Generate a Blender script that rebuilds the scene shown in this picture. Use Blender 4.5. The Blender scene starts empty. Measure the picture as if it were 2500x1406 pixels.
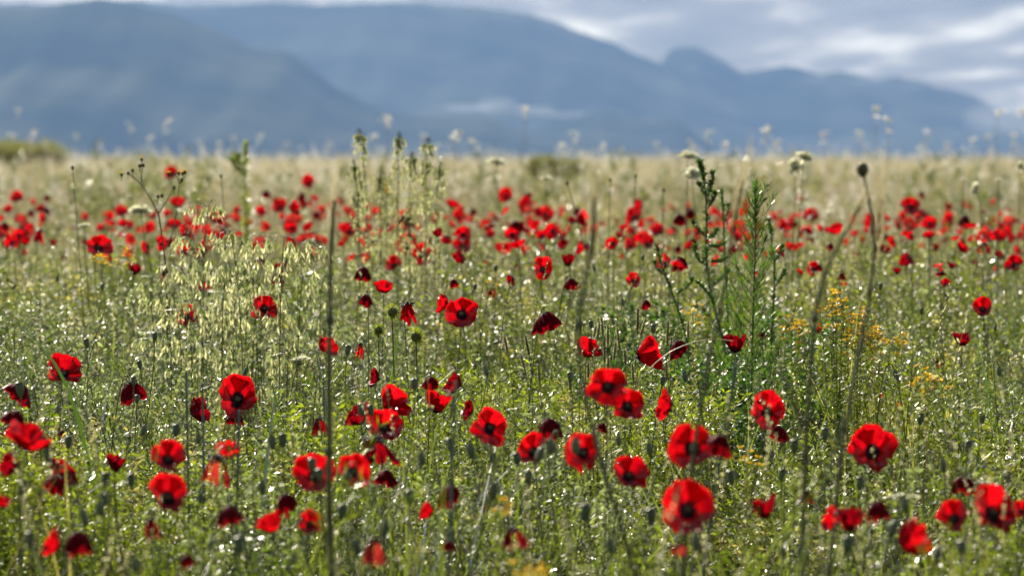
import bpy, math, random
import numpy as np
from math import radians as RAD, sin, cos, pi
from mathutils import Vector, Matrix
rng = np.random.default_rng(7)
random.seed(7)
sc = bpy.context.scene
COL = sc.collection

# ------------------------------------------------------------------ camera
FPX = 13889.0                       # 200 mm on a 36 mm sensor, in photo pixels (2500 wide)
CAM = Vector((0, 0, 0.9))
TILT = math.atan((703 - 345) / FPX)
cam = bpy.data.cameras.new('camera'); cam_o = bpy.data.objects.new('camera', cam); COL.objects.link(cam_o)
cam.lens = 200; cam.sensor_width = 36; cam.clip_start = 0.5; cam.clip_end = 60000
cam.dof.use_dof = True; cam.dof.focus_distance = 11.6; cam.dof.aperture_fstop = 9.5
cam.dof.aperture_blades = 0
cam_o.location = CAM; cam_o.rotation_euler = (pi / 2 - TILT, 0, 0)
sc.camera = cam_o

def P(px, py, d):
    """world point at depth d (metres) seen at photo pixel px, py"""
    X = (px - 1250) / FPX; Y = -(py - 703) / FPX
    ct, st = cos(TILT), sin(TILT)
    return np.array([X * d, (ct + Y * st) * d, CAM.z + (Y * ct - st) * d])

# ------------------------------------------------------------------ world + sun
SUN_EL, SUN_AZ = RAD(33), RAD(-24)   # behind the field, a little left of the view axis
W = bpy.data.worlds.new("World"); sc.world = W; W.use_nodes = True
nt = W.node_tree; nt.nodes.clear()
def N(tree, t, **kw):
    n = tree.nodes.new(t)
    for k, v in kw.items():
        if k == 'inp':
            for i, val in v.items(): n.inputs[i].default_value = val
        else: setattr(n, k, v)
    return n
L = nt.links.new
sky = N(nt, 'ShaderNodeTexSky', sky_type='NISHITA', sun_disc=False, sun_elevation=SUN_EL, sun_rotation=SUN_AZ)
tc = N(nt, 'ShaderNodeTexCoord')
sep = N(nt, 'ShaderNodeSeparateXYZ'); L(tc.outputs['Generated'], sep.inputs[0])
ab = N(nt, 'ShaderNodeMath', operation='ABSOLUTE'); L(sep.outputs[2], ab.inputs[0])
ad = N(nt, 'ShaderNodeMath', operation='ADD', inp={1: 0.03}); L(ab.outputs[0], ad.inputs[0])
dx = N(nt, 'ShaderNodeMath', operation='DIVIDE'); L(sep.outputs[0], dx.inputs[0]); L(ad.outputs[0], dx.inputs[1])
dy = N(nt, 'ShaderNodeMath', operation='DIVIDE'); L(sep.outputs[1], dy.inputs[0]); L(ad.outputs[0], dy.inputs[1])
cmb = N(nt, 'ShaderNodeCombineXYZ'); L(dx.outputs[0], cmb.inputs[0]); L(dy.outputs[0], cmb.inputs[1])
mp = N(nt, 'ShaderNodeMapping', inp={1: (1.9, 5.7, 0), 3: (2.2, 0.42, 1)}); L(cmb.outputs[0], mp.inputs[0])
nz = N(nt, 'ShaderNodeTexNoise', inp={'Scale': 1.0, 'Detail': 5.0, 'Roughness': 0.5, 'Distortion': 0.15}); L(mp.outputs[0], nz.inputs['Vector'])
cr = N(nt, 'ShaderNodeValToRGB'); L(nz.outputs[0], cr.inputs[0])
e = cr.color_ramp.elements
e[0].position = 0.30; e[0].color = (2.5, 2.45, 2.3, 1)
e[1].position = 0.70; e[1].color = (15, 13.8, 11, 1)
x = cr.color_ramp.elements.new(0.50); x.color = (4.6, 4.2, 3.6, 1)
x = cr.color_ramp.elements.new(0.59); x.color = (8.6, 7.9, 6.6, 1)
# clouds thin out overhead
mr = N(nt, 'ShaderNodeMapRange', inp={1: 0.05, 2: 0.55, 3: 0.92, 4: 0.25}); L(sep.outputs[2], mr.inputs[0])
mx = N(nt, 'ShaderNodeMix', data_type='RGBA')
L(mr.outputs[0], mx.inputs[0]); L(sky.outputs[0], mx.inputs[6]); L(cr.outputs[0], mx.inputs[7])
bg = N(nt, 'ShaderNodeBackground', inp={1: 0.05}); L(mx.outputs[2], bg.inputs[0])
wo = N(nt, 'ShaderNodeOutputWorld'); L(bg.outputs[0], wo.inputs[0])
try: W.cycles.sampling_method = 'MANUAL'; W.cycles.sample_map_resolution = 512
except Exception: pass

sun = bpy.data.lights.new('sun', 'SUN'); sun.energy = 5.0; sun.angle = RAD(0.6); sun.color = (1.0, 0.91, 0.74)
sun_o = bpy.data.objects.new('sun', sun); COL.objects.link(sun_o)
sd = Vector((sin(SUN_AZ) * cos(SUN_EL), cos(SUN_AZ) * cos(SUN_EL), sin(SUN_EL)))
sun_o.rotation_euler = sd.to_track_quat('Z', 'Y').to_euler(); sun_o.location = (0, 0, 30)

sc.view_settings.view_transform = 'Standard'; sc.view_settings.look = 'None'
sc.view_settings.exposure = 0.92; sc.view_settings.gamma = 1.0; sc.view_settings.use_curve_mapping = False
sc.render.engine = 'CYCLES'
cy = sc.cycles
cy.max_bounces = 6; cy.diffuse_bounces = 2; cy.glossy_bounces = 2; cy.transmission_bounces = 4; cy.volume_bounces = 0
cy.transparent_max_bounces = 4; cy.caustics_reflective = False; cy.caustics_refractive = False
cy.sample_clamp_indirect = 4.0; cy.sample_clamp_direct = 0.0; cy.use_denoising = True
try: cy.denoiser = 'OPENIMAGEDENOISE'; cy.denoising_prefilter = 'ACCURATE'
except Exception: pass

# ------------------------------------------------------------------ materials
def new_mat(name):
    m = bpy.data.materials.new(name); m.use_nodes = True; m.node_tree.nodes.clear(); return m

def foliage(name, c1, c2, trans=0.5, rough=0.36, spec=0.5, tcol=None, scale=9.0, straw=0.0):
    """leafy material: diffuse + translucent, thin gloss, colour varied from plant to plant"""
    m = new_mat(name); t = m.node_tree; K = t.links.new
    geo = N(t, 'ShaderNodeNewGeometry'); oi = N(t, 'ShaderNodeObjectInfo')
    nn = N(t, 'ShaderNodeTexNoise', inp={'Scale': scale, 'Detail': 3.0}); K(geo.outputs['Position'], nn.inputs['Vector'])
    av = N(t, 'ShaderNodeMath', operation='MULTIPLY_ADD', inp={1: 0.45, 2: -0.2}); K(oi.outputs['Random'], av.inputs[0])
    n2 = N(t, 'ShaderNodeTexNoise', inp={'Scale': scale * .11, 'Detail': 2.0}); K(geo.outputs['Position'], n2.inputs['Vector'])
    s0 = N(t, 'ShaderNodeMath', operation='MULTIPLY_ADD', inp={1: 1.3, 2: -0.65}); K(n2.outputs[0], s0.inputs[0])
    s1 = N(t, 'ShaderNodeMath', operation='ADD'); K(av.outputs[0], s1.inputs[0]); K(s0.outputs[0], s1.inputs[1])
    sm = N(t, 'ShaderNodeMath', operation='ADD', use_clamp=True); K(s1.outputs[0], sm.inputs[0]); K(nn.outputs[0], sm.inputs[1])
    rp = N(t, 'ShaderNodeMapRange', inp={1: 0.25, 2: 0.8}); K(sm.outputs[0], rp.inputs[0])
    mc = N(t, 'ShaderNodeMix', data_type='RGBA', inp={6: (*c1, 1), 7: (*c2, 1)}); K(rp.outputs[0], mc.inputs[0])
    if straw:
        wn = N(t, 'ShaderNodeMath', operation='GREATER_THAN', inp={1: 1 - straw}); fr_ = N(t, 'ShaderNodeMath', operation='FRACT'); m7 = N(t, 'ShaderNodeMath', operation='MULTIPLY', inp={1: 7.31})
        K(oi.outputs['Random'], m7.inputs[0]); K(m7.outputs[0], fr_.inputs[0]); K(fr_.outputs[0], wn.inputs[0])
        ms = N(t, 'ShaderNodeMix', data_type='RGBA', inp={7: (0.34, 0.30, 0.15, 1)}); K(wn.outputs[0], ms.inputs[0]); K(mc.outputs[2], ms.inputs[6]); mc = ms
    d = N(t, 'ShaderNodeBsdfDiffuse'); K(mc.outputs[2], d.inputs[0])
    tr = N(t, 'ShaderNodeBsdfTranslucent')
    hs = N(t, 'ShaderNodeMix', data_type='RGBA', blend_type='MULTIPLY', inp={0: 1.0, 7: (*(tcol or (1.5, 1.6, 0.7)), 1)})
    K(mc.outputs[2], hs.inputs[6]); K(hs.outputs[2], tr.inputs[0])
    m1 = N(t, 'ShaderNodeMixShader', inp={0: trans}); K(d.outputs[0], m1.inputs[1]); K(tr.outputs[0], m1.inputs[2])
    g = N(t, 'ShaderNodeBsdfGlossy', inp={1: rough, 0: (1, 1, 1, 1)})
    fr = N(t, 'ShaderNodeFresnel', inp={0: 1.4})
    fm = N(t, 'ShaderNodeMath', operation='MULTIPLY', inp={1: spec}); K(fr.outputs[0], fm.inputs[0])
    m2 = N(t, 'ShaderNodeMixShader'); K(fm.outputs[0], m2.inputs[0]); K(m1.outputs[0], m2.inputs[1]); K(g.outputs[0], m2.inputs[2])
    o = N(t, 'ShaderNodeOutputMaterial'); K(m2.outputs[0], o.inputs[0]); return m

def petal_mat(name, cA, cB, tA, tB, trans, blotch=0.27):
    m = new_mat(name); t = m.node_tree; K = t.links.new
    uv = N(t, 'ShaderNodeUVMap'); sp = N(t, 'ShaderNodeSeparateXYZ'); K(uv.outputs[0], sp.inputs[0])
    geo = N(t, 'ShaderNodeNewGeometry'); oi = N(t, 'ShaderNodeObjectInfo')
    mpp = N(t, 'ShaderNodeMapping', inp={3: (14, 2.2, 1)}); K(uv.outputs[0], mpp.inputs[0])
    nv = N(t, 'ShaderNodeTexNoise', inp={'Scale': 1.6, 'Detail': 4.0, 'Roughness': 0.6}); K(mpp.outputs[0], nv.inputs['Vector'])
    nb = N(t, 'ShaderNodeTexNoise', inp={'Scale': 90.0, 'Detail': 3.0}); K(geo.outputs['Position'], nb.inputs['Vector'])
    # blotch edge
    ns = N(t, 'ShaderNodeMath', operation='MULTIPLY_ADD', inp={1: 0.16, 2: -0.08}); K(nb.outputs[0], ns.inputs[0])
    vv = N(t, 'ShaderNodeMath', operation='ADD'); K(sp.outputs[1], vv.inputs[0]); K(ns.outputs[0], vv.inputs[1])
    bl = N(t, 'ShaderNodeMapRange', inp={1: blotch - 0.03, 2: blotch + 0.05}); K(vv.outputs[0], bl.inputs[0])
    fac = N(t, 'ShaderNodeMath', operation='MULTIPLY_ADD', inp={1: 0.5, 2: 0.0}); K(oi.outputs['Random'], fac.inputs[0])
    f2 = N(t, 'ShaderNodeMath', operation='MULTIPLY_ADD', inp={1: 2.6, 2: -1.05}); K(nv.outputs[0], f2.inputs[0])
    fs = N(t, 'ShaderNodeMath', operation='ADD', use_clamp=True); K(fac.outputs[0], fs.inputs[0]); K(f2.outputs[0], fs.inputs[1])
    def two(a, b):
        q = N(t, 'ShaderNodeMix', data_type='RGBA', inp={6: (*a, 1), 7: (*b, 1)}); K(fs.outputs[0], q.inputs[0])
        r = N(t, 'ShaderNodeMix', data_type='RGBA', inp={6: (0.012, 0.004, 0.012, 1)}); K(bl.outputs[0], r.inputs[0]); K(q.outputs[2], r.inputs[7]); return r
    bp = N(t, 'ShaderNodeBump', inp={'Strength': 0.7, 'Distance': 0.003}); K(nv.outputs[0], bp.inputs['Height'])
    a = two(cA, cB); b = two(tA, tB)
    d = N(t, 'ShaderNodeBsdfDiffuse'); K(a.outputs[2], d.inputs[0]); K(bp.outputs[0], d.inputs['Normal'])
    tr = N(t, 'ShaderNodeBsdfTranslucent'); K(b.outputs[2], tr.inputs[0]); K(bp.outputs[0], tr.inputs['Normal'])
    m1 = N(t, 'ShaderNodeMixShader', inp={0: trans}); K(d.outputs[0], m1.inputs[1]); K(tr.outputs[0], m1.inputs[2])
    g = N(t, 'ShaderNodeBsdfGlossy', inp={1: 0.45, 0: (1, 0.85, 0.9, 1)}); K(bp.outputs[0], g.inputs['Normal'])
    fr = N(t, 'ShaderNodeFresnel', inp={0: 1.36})
    fm = N(t, 'ShaderNodeMath', operation='MULTIPLY', inp={1: 0.12}); K(fr.outputs[0], fm.inputs[0])
    m2 = N(t, 'ShaderNodeMixShader'); K(fm.outputs[0], m2.inputs[0]); K(m1.outputs[0], m2.inputs[1]); K(g.outputs[0], m2.inputs[2])
    o = N(t, 'ShaderNodeOutputMaterial'); K(m2.outputs[0], o.inputs[0]); return m

M = {}
M['petal'] = petal_mat('petal_red', (0.24, 0.001, 0.007), (0.40, 0.004, 0.010), (0.40, 0.0005, 0.006), (0.80, 0.004, 0.008), 0.62, 0.30)
M['petal_shade'] = petal_mat('petal_red_shaded', (0.09, 0.001, 0.006), (0.16, 0.003, 0.010), (0.22, 0.0, 0.006), (0.42, 0.002, 0.008), 0.45)  # darker copy of the red petals: shade on turned-away flowers painted into the colour
M['petal_faded'] = petal_mat('petal_faded', (0.26, 0.015, 0.02), (0.36, 0.04, 0.035), (0.55, 0.02, 0.02), (0.75, 0.07, 0.045), 0.55, 0.1)
M['herb'] = foliage('herb_green', (0.08, 0.115, 0.014), (0.21, 0.23, 0.035), 0.62, straw=.14)
M['herb_bright'] = foliage('bright_green', (0.095, 0.145, 0.010), (0.25, 0.29, 0.022), 0.64, straw=.05)
M['herb_grey'] = foliage('grey_green', (0.13, 0.16, 0.075), (0.30, 0.33, 0.17), 0.6, straw=.05, tcol=(1.35, 1.5, 0.95))
M['deep'] = foliage('deep_green', (0.03, 0.078, 0.016), (0.07, 0.14, 0.028), 0.58)
M['grass'] = foliage('grass_green', (0.085, 0.115, 0.025), (0.18, 0.21, 0.05), 0.6, straw=.08)
M['stem'] = foliage('stem_green', (0.07, 0.11, 0.03), (0.13, 0.16, 0.06), 0.25, tcol=(1.2, 1.25, 0.7))
M['stem_dark'] = foliage('stem_olive', (0.07, 0.085, 0.035), (0.12, 0.135, 0.06), 0.2)
M['stalk'] = foliage('stalk_grey_green', (0.10, 0.12, 0.055), (0.17, 0.185, 0.095), 0.3, tcol=(1.2, 1.2, 0.8))
M['glauc'] = foliage('glaucous_stem', (0.09, 0.15, 0.13), (0.15, 0.21, 0.19), 0.15, tcol=(1.1, 1.2, 1.0))
M['pod'] = foliage('pod_green', (0.10, 0.15, 0.09), (0.16, 0.20, 0.12), 0.15, tcol=(1.1, 1.2, 0.8))
M['hair'] = foliage('pale_hair', (0.40, 0.42, 0.26), (0.5, 0.5, 0.34), 0.6, tcol=(1.2, 1.2, 0.9), rough=.45, spec=.3)
M['black'] = foliage('stamen_black', (0.008, 0.006, 0.01), (0.02, 0.014, 0.02), 0.0)
M['dry'] = foliage('dry_straw', (0.44, 0.40, 0.26), (0.62, 0.58, 0.41), 0.6, tcol=(1.1, 1.05, 0.9), scale=0.6, rough=.45, spec=.3)
M['drydk'] = foliage('dry_stem', (0.34, 0.30, 0.17), (0.50, 0.44, 0.27), 0.5, tcol=(1.15, 1.1, 0.8), scale=0.6, rough=.45, spec=.3)
M['husk'] = foliage('oat_husk', (0.62, 0.62, 0.40), (0.76, 0.74, 0.54), 0.65, tcol=(1.15, 1.15, 0.85), rough=.45, spec=.3)
M['glume'] = foliage('oat_glume', (0.20, 0.24, 0.13), (0.36, 0.39, 0.25), 0.6, tcol=(1.2, 1.25, 0.8))
M['spike'] = foliage('foxtail_spike', (0.11, 0.11, 0.04), (0.19, 0.17, 0.075), 0.4)
M['yellow'] = foliage('yellow_petal', (0.66, 0.44, 0.02), (0.82, 0.60, 0.05), 0.55, tcol=(1.1, 1.0, 0.9), rough=.45, spec=.3)
M['white'] = foliage('white_petal', (0.74, 0.74, 0.60), (0.84, 0.84, 0.74), 0.6, tcol=(1.0, 1.0, 0.85), rough=.45, spec=.3)
M['brown'] = foliage('brown_husk', (0.16, 0.08, 0.05), (0.28, 0.15, 0.09), 0.4)
M['feather'] = foliage('feather_green', (0.045, 0.11, 0.016), (0.11, 0.19, 0.03), 0.6)
M['fluff'] = foliage('pale_fluff', (0.62, 0.60, 0.52), (0.82, 0.80, 0.74), 0.6, tcol=(1.05, 1.05, 1.0), rough=.45, spec=.3)
M['blade'] = foliage('blade_green', (0.04, 0.085, 0.015), (0.06, 0.11, 0.025), 0.45)
M['bush'] = foliage('bush_olive', (0.16, 0.16, 0.08), (0.28, 0.27, 0.15), 0.4, scale=2, rough=.45, spec=.3)

def dew_mat():
    m = new_mat('dew'); t = m.node_tree; K = t.links.new
    g = N(t, 'ShaderNodeBsdfGlossy', inp={0: (1, 1, 1, 1), 1: 0.24})
    d = N(t, 'ShaderNodeBsdfTranslucent', inp={0: (0.75, 0.8, 0.72, 1)})
    fr = N(t, 'ShaderNodeFresnel', inp={0: 2.6})
    mm = N(t, 'ShaderNodeMixShader'); K(fr.outputs[0], mm.inputs[0]); K(d.outputs[0], mm.inputs[1]); K(g.outputs[0], mm.inputs[2])
    o = N(t, 'ShaderNodeOutputMaterial'); K(mm.outputs[0], o.inputs[0]); return m
M['dew'] = dew_mat()

def rock_mat(name, a, b, scale):
    m = new_mat(name); t = m.node_tree; K = t.links.new
    geo = N(t, 'ShaderNodeNewGeometry')
    n1 = N(t, 'ShaderNodeTexNoise', inp={'Scale': scale, 'Detail': 8.0, 'Roughness': 0.6}); K(geo.outputs['Position'], n1.inputs['Vector'])
    r = N(t, 'ShaderNodeMapRange', inp={1: 0.38, 2: 0.62}); K(n1.outputs[0], r.inputs[0])
    c = N(t, 'ShaderNodeMix', data_type='RGBA', inp={6: (*a, 1), 7: (*b, 1)}); K(r.outputs[0], c.inputs[0])
    d = N(t, 'ShaderNodeBsdfDiffuse'); K(c.outputs[2], d.inputs[0])
    o = N(t, 'ShaderNodeOutputMaterial'); K(d.outputs[0], o.inputs[0]); return m
M['mountain'] = rock_mat('mountain_forest', (0.012, 0.022, 0.02), (0.075, 0.085, 0.06), 0.0035)
M['soil'] = rock_mat('soil', (0.035, 0.035, 0.018), (0.07, 0.065, 0.035), 6.0)

# ------------------------------------------------------------------ geometry helpers
class G:
    def __init__(s): s.v = []; s.f = []; s.m = []; s.uv = []; s.n = 0; s.has = False
    def add(s, v, f, mat=0, uv=None):
        v = np.asarray(v, float); f = np.asarray(f, int)
        if len(f) == 0: return
        s.v.append(v); s.f.append(f + s.n); s.m.append(np.full(len(f), mat)); s.n += len(v)
        if uv is not None: s.has = True; s.uv.append(np.asarray(uv, float))
        else: s.uv.append(np.zeros((len(v), 2)))
    def verts(s): return np.vstack(s.v)
    def mesh(s, name, mats, smooth=True, off=None):
        V = np.vstack(s.v)
        if off is not None: V = V - np.asarray(off)
        me = bpy.data.meshes.new(name)
        tot = np.concatenate([np.full(len(f), f.shape[1]) for f in s.f])
        lv = np.concatenate([f.ravel() for f in s.f])
        me.vertices.add(len(V)); me.vertices.foreach_set('co', V.ravel().astype(np.float32))
        me.loops.add(len(lv)); me.loops.foreach_set('vertex_index', lv.astype(np.int32))
        me.polygons.add(len(tot))
        me.polygons.foreach_set('loop_start', np.concatenate([[0], np.cumsum(tot)[:-1]]).astype(np.int32))
        me.polygons.foreach_set('loop_total', tot.astype(np.int32))
        me.polygons.foreach_set('material_index', np.concatenate(s.m).astype(np.int32))
        me.polygons.foreach_set('use_smooth', np.full(len(tot), smooth))
        if s.has:
            u = me.uv_layers.new(name='UVMap'); UV = np.vstack(s.uv)[lv]
            u.data.foreach_set('uv', UV.ravel().astype(np.float32))
        for m in mats: me.materials.append(M[m])
        me.update(calc_edges=True); return me

def unit(v): v = np.asarray(v, float); return v / (np.linalg.norm(v, axis=-1, keepdims=True) + 1e-12)

def tube(g, pts, rad, sides=5, mat=0):
    pts = np.asarray(pts, float); n = len(pts); rad = np.broadcast_to(rad, n)
    t = unit(np.gradient(pts, axis=0)); ref = np.array([0.31, -0.9, 0.22])
    a = unit(np.cross(t, ref)); b = np.cross(t, a)
    th = np.arange(sides) * 2 * pi / sides
    V = pts[:, None] + rad[:, None, None] * (np.cos(th)[None, :, None] * a[:, None] + np.sin(th)[None, :, None] * b[:, None])
    i = np.arange(n - 1)[:, None] * sides; j = np.arange(sides)[None]; k = (j + 1) % sides
    F = np.stack([i + j, i + k, i + sides + k, i + sides + j], -1).reshape(-1, 4)
    g.add(V.reshape(-1, 3), F, mat)

def lathe(g, c, ax, prof, sides=8, mat=0, uv=False):
    """prof: list of (radius, height along ax)"""
    ax = unit(ax); a = unit(np.cross(ax, [0.2, 0.9, 0.31])); b = np.cross(ax, a)
    pr = np.asarray(prof, float); th = np.arange(sides) * 2 * pi / sides
    V = np.asarray(c) + pr[:, 1][:, None, None] * ax + pr[:, 0][:, None, None] * (np.cos(th)[None, :, None] * a + np.sin(th)[None, :, None] * b)
    n = len(pr); i = np.arange(n - 1)[:, None] * sides; j = np.arange(sides)[None]; k = (j + 1) % sides
    g.add(V.reshape(-1, 3), np.stack([i + j, i + k, i + sides + k, i + sides + j], -1).reshape(-1, 4), mat)

def leaves(g, p, d, ln, w, mat=0, fold=0.25, droop=0.0):
    """N narrow folded leaves: base p, direction d (N,3), length ln, half width w"""
    p = np.atleast_2d(p); d = unit(np.atleast_2d(d)); n = len(p)
    ln = np.broadcast_to(ln, n)[:, None]; w = np.broadcast_to(w, n)[:, None]
    s = unit(np.cross(d, unit(rng.normal(size=(n, 3)) * 0.6 + [0, 0, 1.0]))); up = np.cross(s, d)
    mid = p + d * ln * 0.5 - np.array([0, 0, 1]) * droop * ln * 0.15
    tip = p + d * ln - np.array([0, 0, 1]) * droop * ln * 0.5
    V = np.stack([p, mid + s * w + up * w * fold, tip, mid - s * w + up * w * fold], 1).reshape(-1, 3)
    i = np.arange(n)[:, None] * 4
    F = np.concatenate([i + [0, 1, 2], i + [0, 2, 3]]); g.add(V, F, mat)

_t = (1 + 5 ** .5) / 2
ICO_V = unit(np.array([[-1, _t, 0], [1, _t, 0], [-1, -_t, 0], [1, -_t, 0], [0, -1, _t], [0, 1, _t], [0, -1, -_t], [0, 1, -_t], [_t, 0, -1], [_t, 0, 1], [-_t, 0, -1], [-_t, 0, 1]]))
ICO_F = np.array([[0, 11, 5], [0, 5, 1], [0, 1, 7], [0, 7, 10], [0, 10, 11], [1, 5, 9], [5, 11, 4], [11, 10, 2], [10, 7, 6], [7, 1, 8], [3, 9, 4], [3, 4, 2], [3, 2, 6], [3, 6, 8], [3, 8, 9], [4, 9, 5], [2, 4, 11], [6, 2, 10], [8, 6, 7], [9, 8, 1]])
def rotm(n):
    q = unit(rng.normal(size=(n, 4))); w, x, y, z = q.T
    return np.stack([1 - 2 * (y * y + z * z), 2 * (x * y - z * w), 2 * (x * z + y * w), 2 * (x * y + z * w), 1 - 2 * (x * x + z * z), 2 * (y * z - x * w), 2 * (x * z - y * w), 2 * (y * z + x * w), 1 - 2 * (x * x + y * y)], -1).reshape(n, 3, 3)
def drops(g, p, r, mat=0):
    """water drops clinging at points p"""
    p = np.atleast_2d(p); n = len(p); r = np.broadcast_to(r, n)
    V = p[:, None] + np.einsum('nij,kj->nki', rotm(n), ICO_V) * r[:, None, None]
    g.add(V.reshape(-1, 3), (np.arange(n)[:, None, None] * 12 + ICO_F[None]).reshape(-1, 3), mat)

def hairs(g, pts, rad, n, ln, mat=0):
    pts = np.asarray(pts, float); t = rng.random(n) * (len(pts) - 1.001); i = t.astype(int); f = (t - i)[:, None]
    p = pts[i] * (1 - f) + pts[i + 1] * f; d = unit(rng.normal(size=(n, 3))); d[:, 2] *= .4
    leaves(g, p + unit(d) * rad * .8, d, ln * rng.uniform(.6, 1.2, n), 0.00022, mat, 0)

def bez(a, b, c, d, n=10):
    t = np.linspace(0, 1, n)[:, None]; a, b, c, d = map(np.asarray, (a, b, c, d))
    return a * (1 - t) ** 3 + 3 * b * t * (1 - t) ** 2 + 3 * c * t * t * (1 - t) + d * t ** 3

def resample(pts, n):
    pts = np.asarray(pts, float); s = np.r_[0, np.cumsum(np.linalg.norm(np.diff(pts, axis=0), axis=1))]
    u = np.linspace(0, s[-1], n); q = np.stack([np.interp(u, s, pts[:, k]) for k in range(3)], 1)
    if n > 6:
        for _ in range(2): q[1:-1] = (q[:-2] + 2 * q[1:-1] + q[2:]) / 4
    return q

# ------------------------------------------------------------------ objects
def thing(name, label, cat, loc, group=None):
    o = bpy.data.objects.new(name, None); COL.objects.link(o); o.location = Vector(loc); o.empty_display_size = 0.05
    o['label'] = label; o['category'] = cat
    if group: o['group'] = group
    return o
def part(name, g, mats, parent, label=None, smooth=True, kind=None):
    if g.n == 0: return None
    me = g.mesh(name, mats, smooth, off=np.array(rootloc(parent)))
    o = bpy.data.objects.new(name, me); COL.objects.link(o); o.parent = parent
    if label: o['label'] = label
    if kind: o['kind'] = kind
    return o
LOC = {}
def rootloc(p):
    v = np.zeros(3)
    while p is not None: v = v + np.array(p.location); p = p.parent
    return v
def structure(name, me, kind='structure', label=None):
    o = bpy.data.objects.new(name, me); COL.objects.link(o); o['kind'] = kind
    if label: o['label'] = label
    return o

# ------------------------------------------------------------------ terrain, mountains, haze
def zground(y):
    y = np.asarray(y, float); t = np.clip((y - 125) / 800, 0, 1); return -48 * (t * t * (3 - 2 * t))
ys = np.concatenate([np.linspace(-60, 4, 12), np.linspace(5, 130, 160), np.geomspace(135, 11400, 60)])
xs = np.concatenate([-np.geomspace(5200, 9, 30), np.linspace(-8, 8, 81), np.geomspace(9, 5200, 30)])
X, Y = np.meshgrid(xs, ys); Z = zground(Y) + 0.012 * np.sin(X * 5.1 + Y * 1.7) * np.sin(Y * 3.3 - X * 2.2) * (Y < 130)
g = G(); ny, nx = X.shape; i = np.arange(ny - 1)[:, None] * nx + np.arange(nx - 1)[None]; i = i.ravel()
g.add(np.stack([X, Y, Z], -1).reshape(-1, 3), np.stack([i, i + 1, i + nx + 1, i + nx], -1))
structure('ground', g.mesh('ground', ['soil']))

def ridge(name, D, prof, reach, seed, base=-58):
    r = np.random.default_rng(seed); prof = np.array(prof, float)
    px = np.linspace(prof[0, 0], prof[-1, 0], 340); py = np.interp(px, prof[:, 0], prof[:, 1])
    ker = np.hanning(7); ker /= ker.sum(); py = np.convolve(np.pad(py, 3, mode='edge'), ker, 'valid')
    for k, a in ((0.011, 3.5), (0.029, 3.2), (0.067, 1.8), (0.13, 1.0)): py += a * np.sin(px * k + r.random() * 6) * np.sin(px * k * .37 + r.random() * 6)
    wx = (px - 1250) / FPX * D; wz = CAM.z + (345 - py) / FPX * D
    rows = 26; V = []
    for k in range(rows):
        t = k / (rows - 4) - 3 / (rows - 4)     # three rows behind the crest
        if t < 0: z = wz - (wz - base) * (-t) * 2.0; y = D - t * reach
        else:
            spur = 0.5 + 0.5 * np.sin(wx / D * 260 + seed) * np.sin(wx / D * 91 + seed * 2)
            z = base + (wz - base) * (1 - t) ** (1.05 + 0.7 * spur); y = D - t * reach * (0.8 + 0.2 * spur)
            z = z + np.sin(wx / D * 700 + t * 9 + seed) * (wz - base) * 0.015 * np.sin(pi * min(t, 1))
        V.append(np.stack([wx, np.broadcast_to(y, wx.shape), z], -1))
    V = np.array(V); n = len(px); i = (np.arange(rows - 1)[:, None] * n + np.arange(n - 1)[None]).ravel()
    g = G(); g.add(V.reshape(-1, 3), np.stack([i, i + 1, i + n + 1, i + n], -1))
    return structure(name, g.mesh(name, ['mountain']))
ridge('mountain_ridge', 7700, [(-1500, 130), (-700, 40), (-300, 25), (0, 14), (60, 18), (110, 20), (160, 4), (230, -4), (330, 10), (440, 44), (520, 70), (600, 112), (650, 122), (700, 130), (760, 170), (820, 212), (870, 243), (930, 262), (1000, 278), (1080, 288), (1150, 283), (1190, 290), (1240, 308), (1290, 325), (1400, 350), (1700, 400)], 1900, 3)
ridge('mountain_ridge', 10200, [(-1500, 60), (-600, 30), (100, 10), (300, -2), (500, 14), (700, 12), (900, 10), (1150, 14), (1280, 30), (1340, 52), (1400, 74), (1470, 98), (1550, 130), (1620, 158), (1700, 200), (1800, 260), (1950, 330), (2100, 390)], 2100, 11)
ridge('mountain_ridge', 8300, [(1180, 345), (1300, 322), (1380, 296), (1470, 280), (1560, 286), (1640, 282), (1670, 296), (1720, 340), (1780, 385)], 900, 5)
ridge('mountain_ridge', 10500, [(1560, 240), (1600, 180), (1622, 138), (1645, 116), (1690, 114), (1730, 130), (1770, 152), (1810, 175), (1860, 170), (1930, 163), (1970, 178), (2010, 186), (2060, 180), (2120, 190), (2190, 186), (2240, 196), (2310, 215), (2370, 236), (2440, 268), (2600, 290), (3200, 250), (4200, 180)], 1700, 8)

def haze_box():
    m = new_mat('haze_air'); t = m.node_tree
    v = N(t, 'ShaderNodeVolumePrincipled'); v.inputs['Color'].default_value = (0.31, 0.53, 1.0, 1)
    v.inputs['Density'].default_value = 0.55e-4; v.inputs['Anisotropy'].default_value = 0.2
    o = N(t, 'ShaderNodeOutputMaterial'); t.links.new(v.outputs[0], o.inputs['Volume'])
    M['haze'] = m
    x0, x1, y0, y1, z0, z1 = -5400, 5400, -90, 11600, -64, 520
    V = [(x, y, z) for z in (z0, z1) for y in (y0, y1) for x in (x0, x1)]
    g = G(); g.add(V, [(0, 2, 3, 1), (4, 5, 7, 6), (0, 1, 5, 4), (2, 6, 7, 3), (0, 4, 6, 2), (1, 3, 7, 5)])
    structure('haze', g.mesh('haze', ['haze'], False), kind='stuff', label='pale blue haze filling the air up to the mountains')
haze_box()

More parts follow.
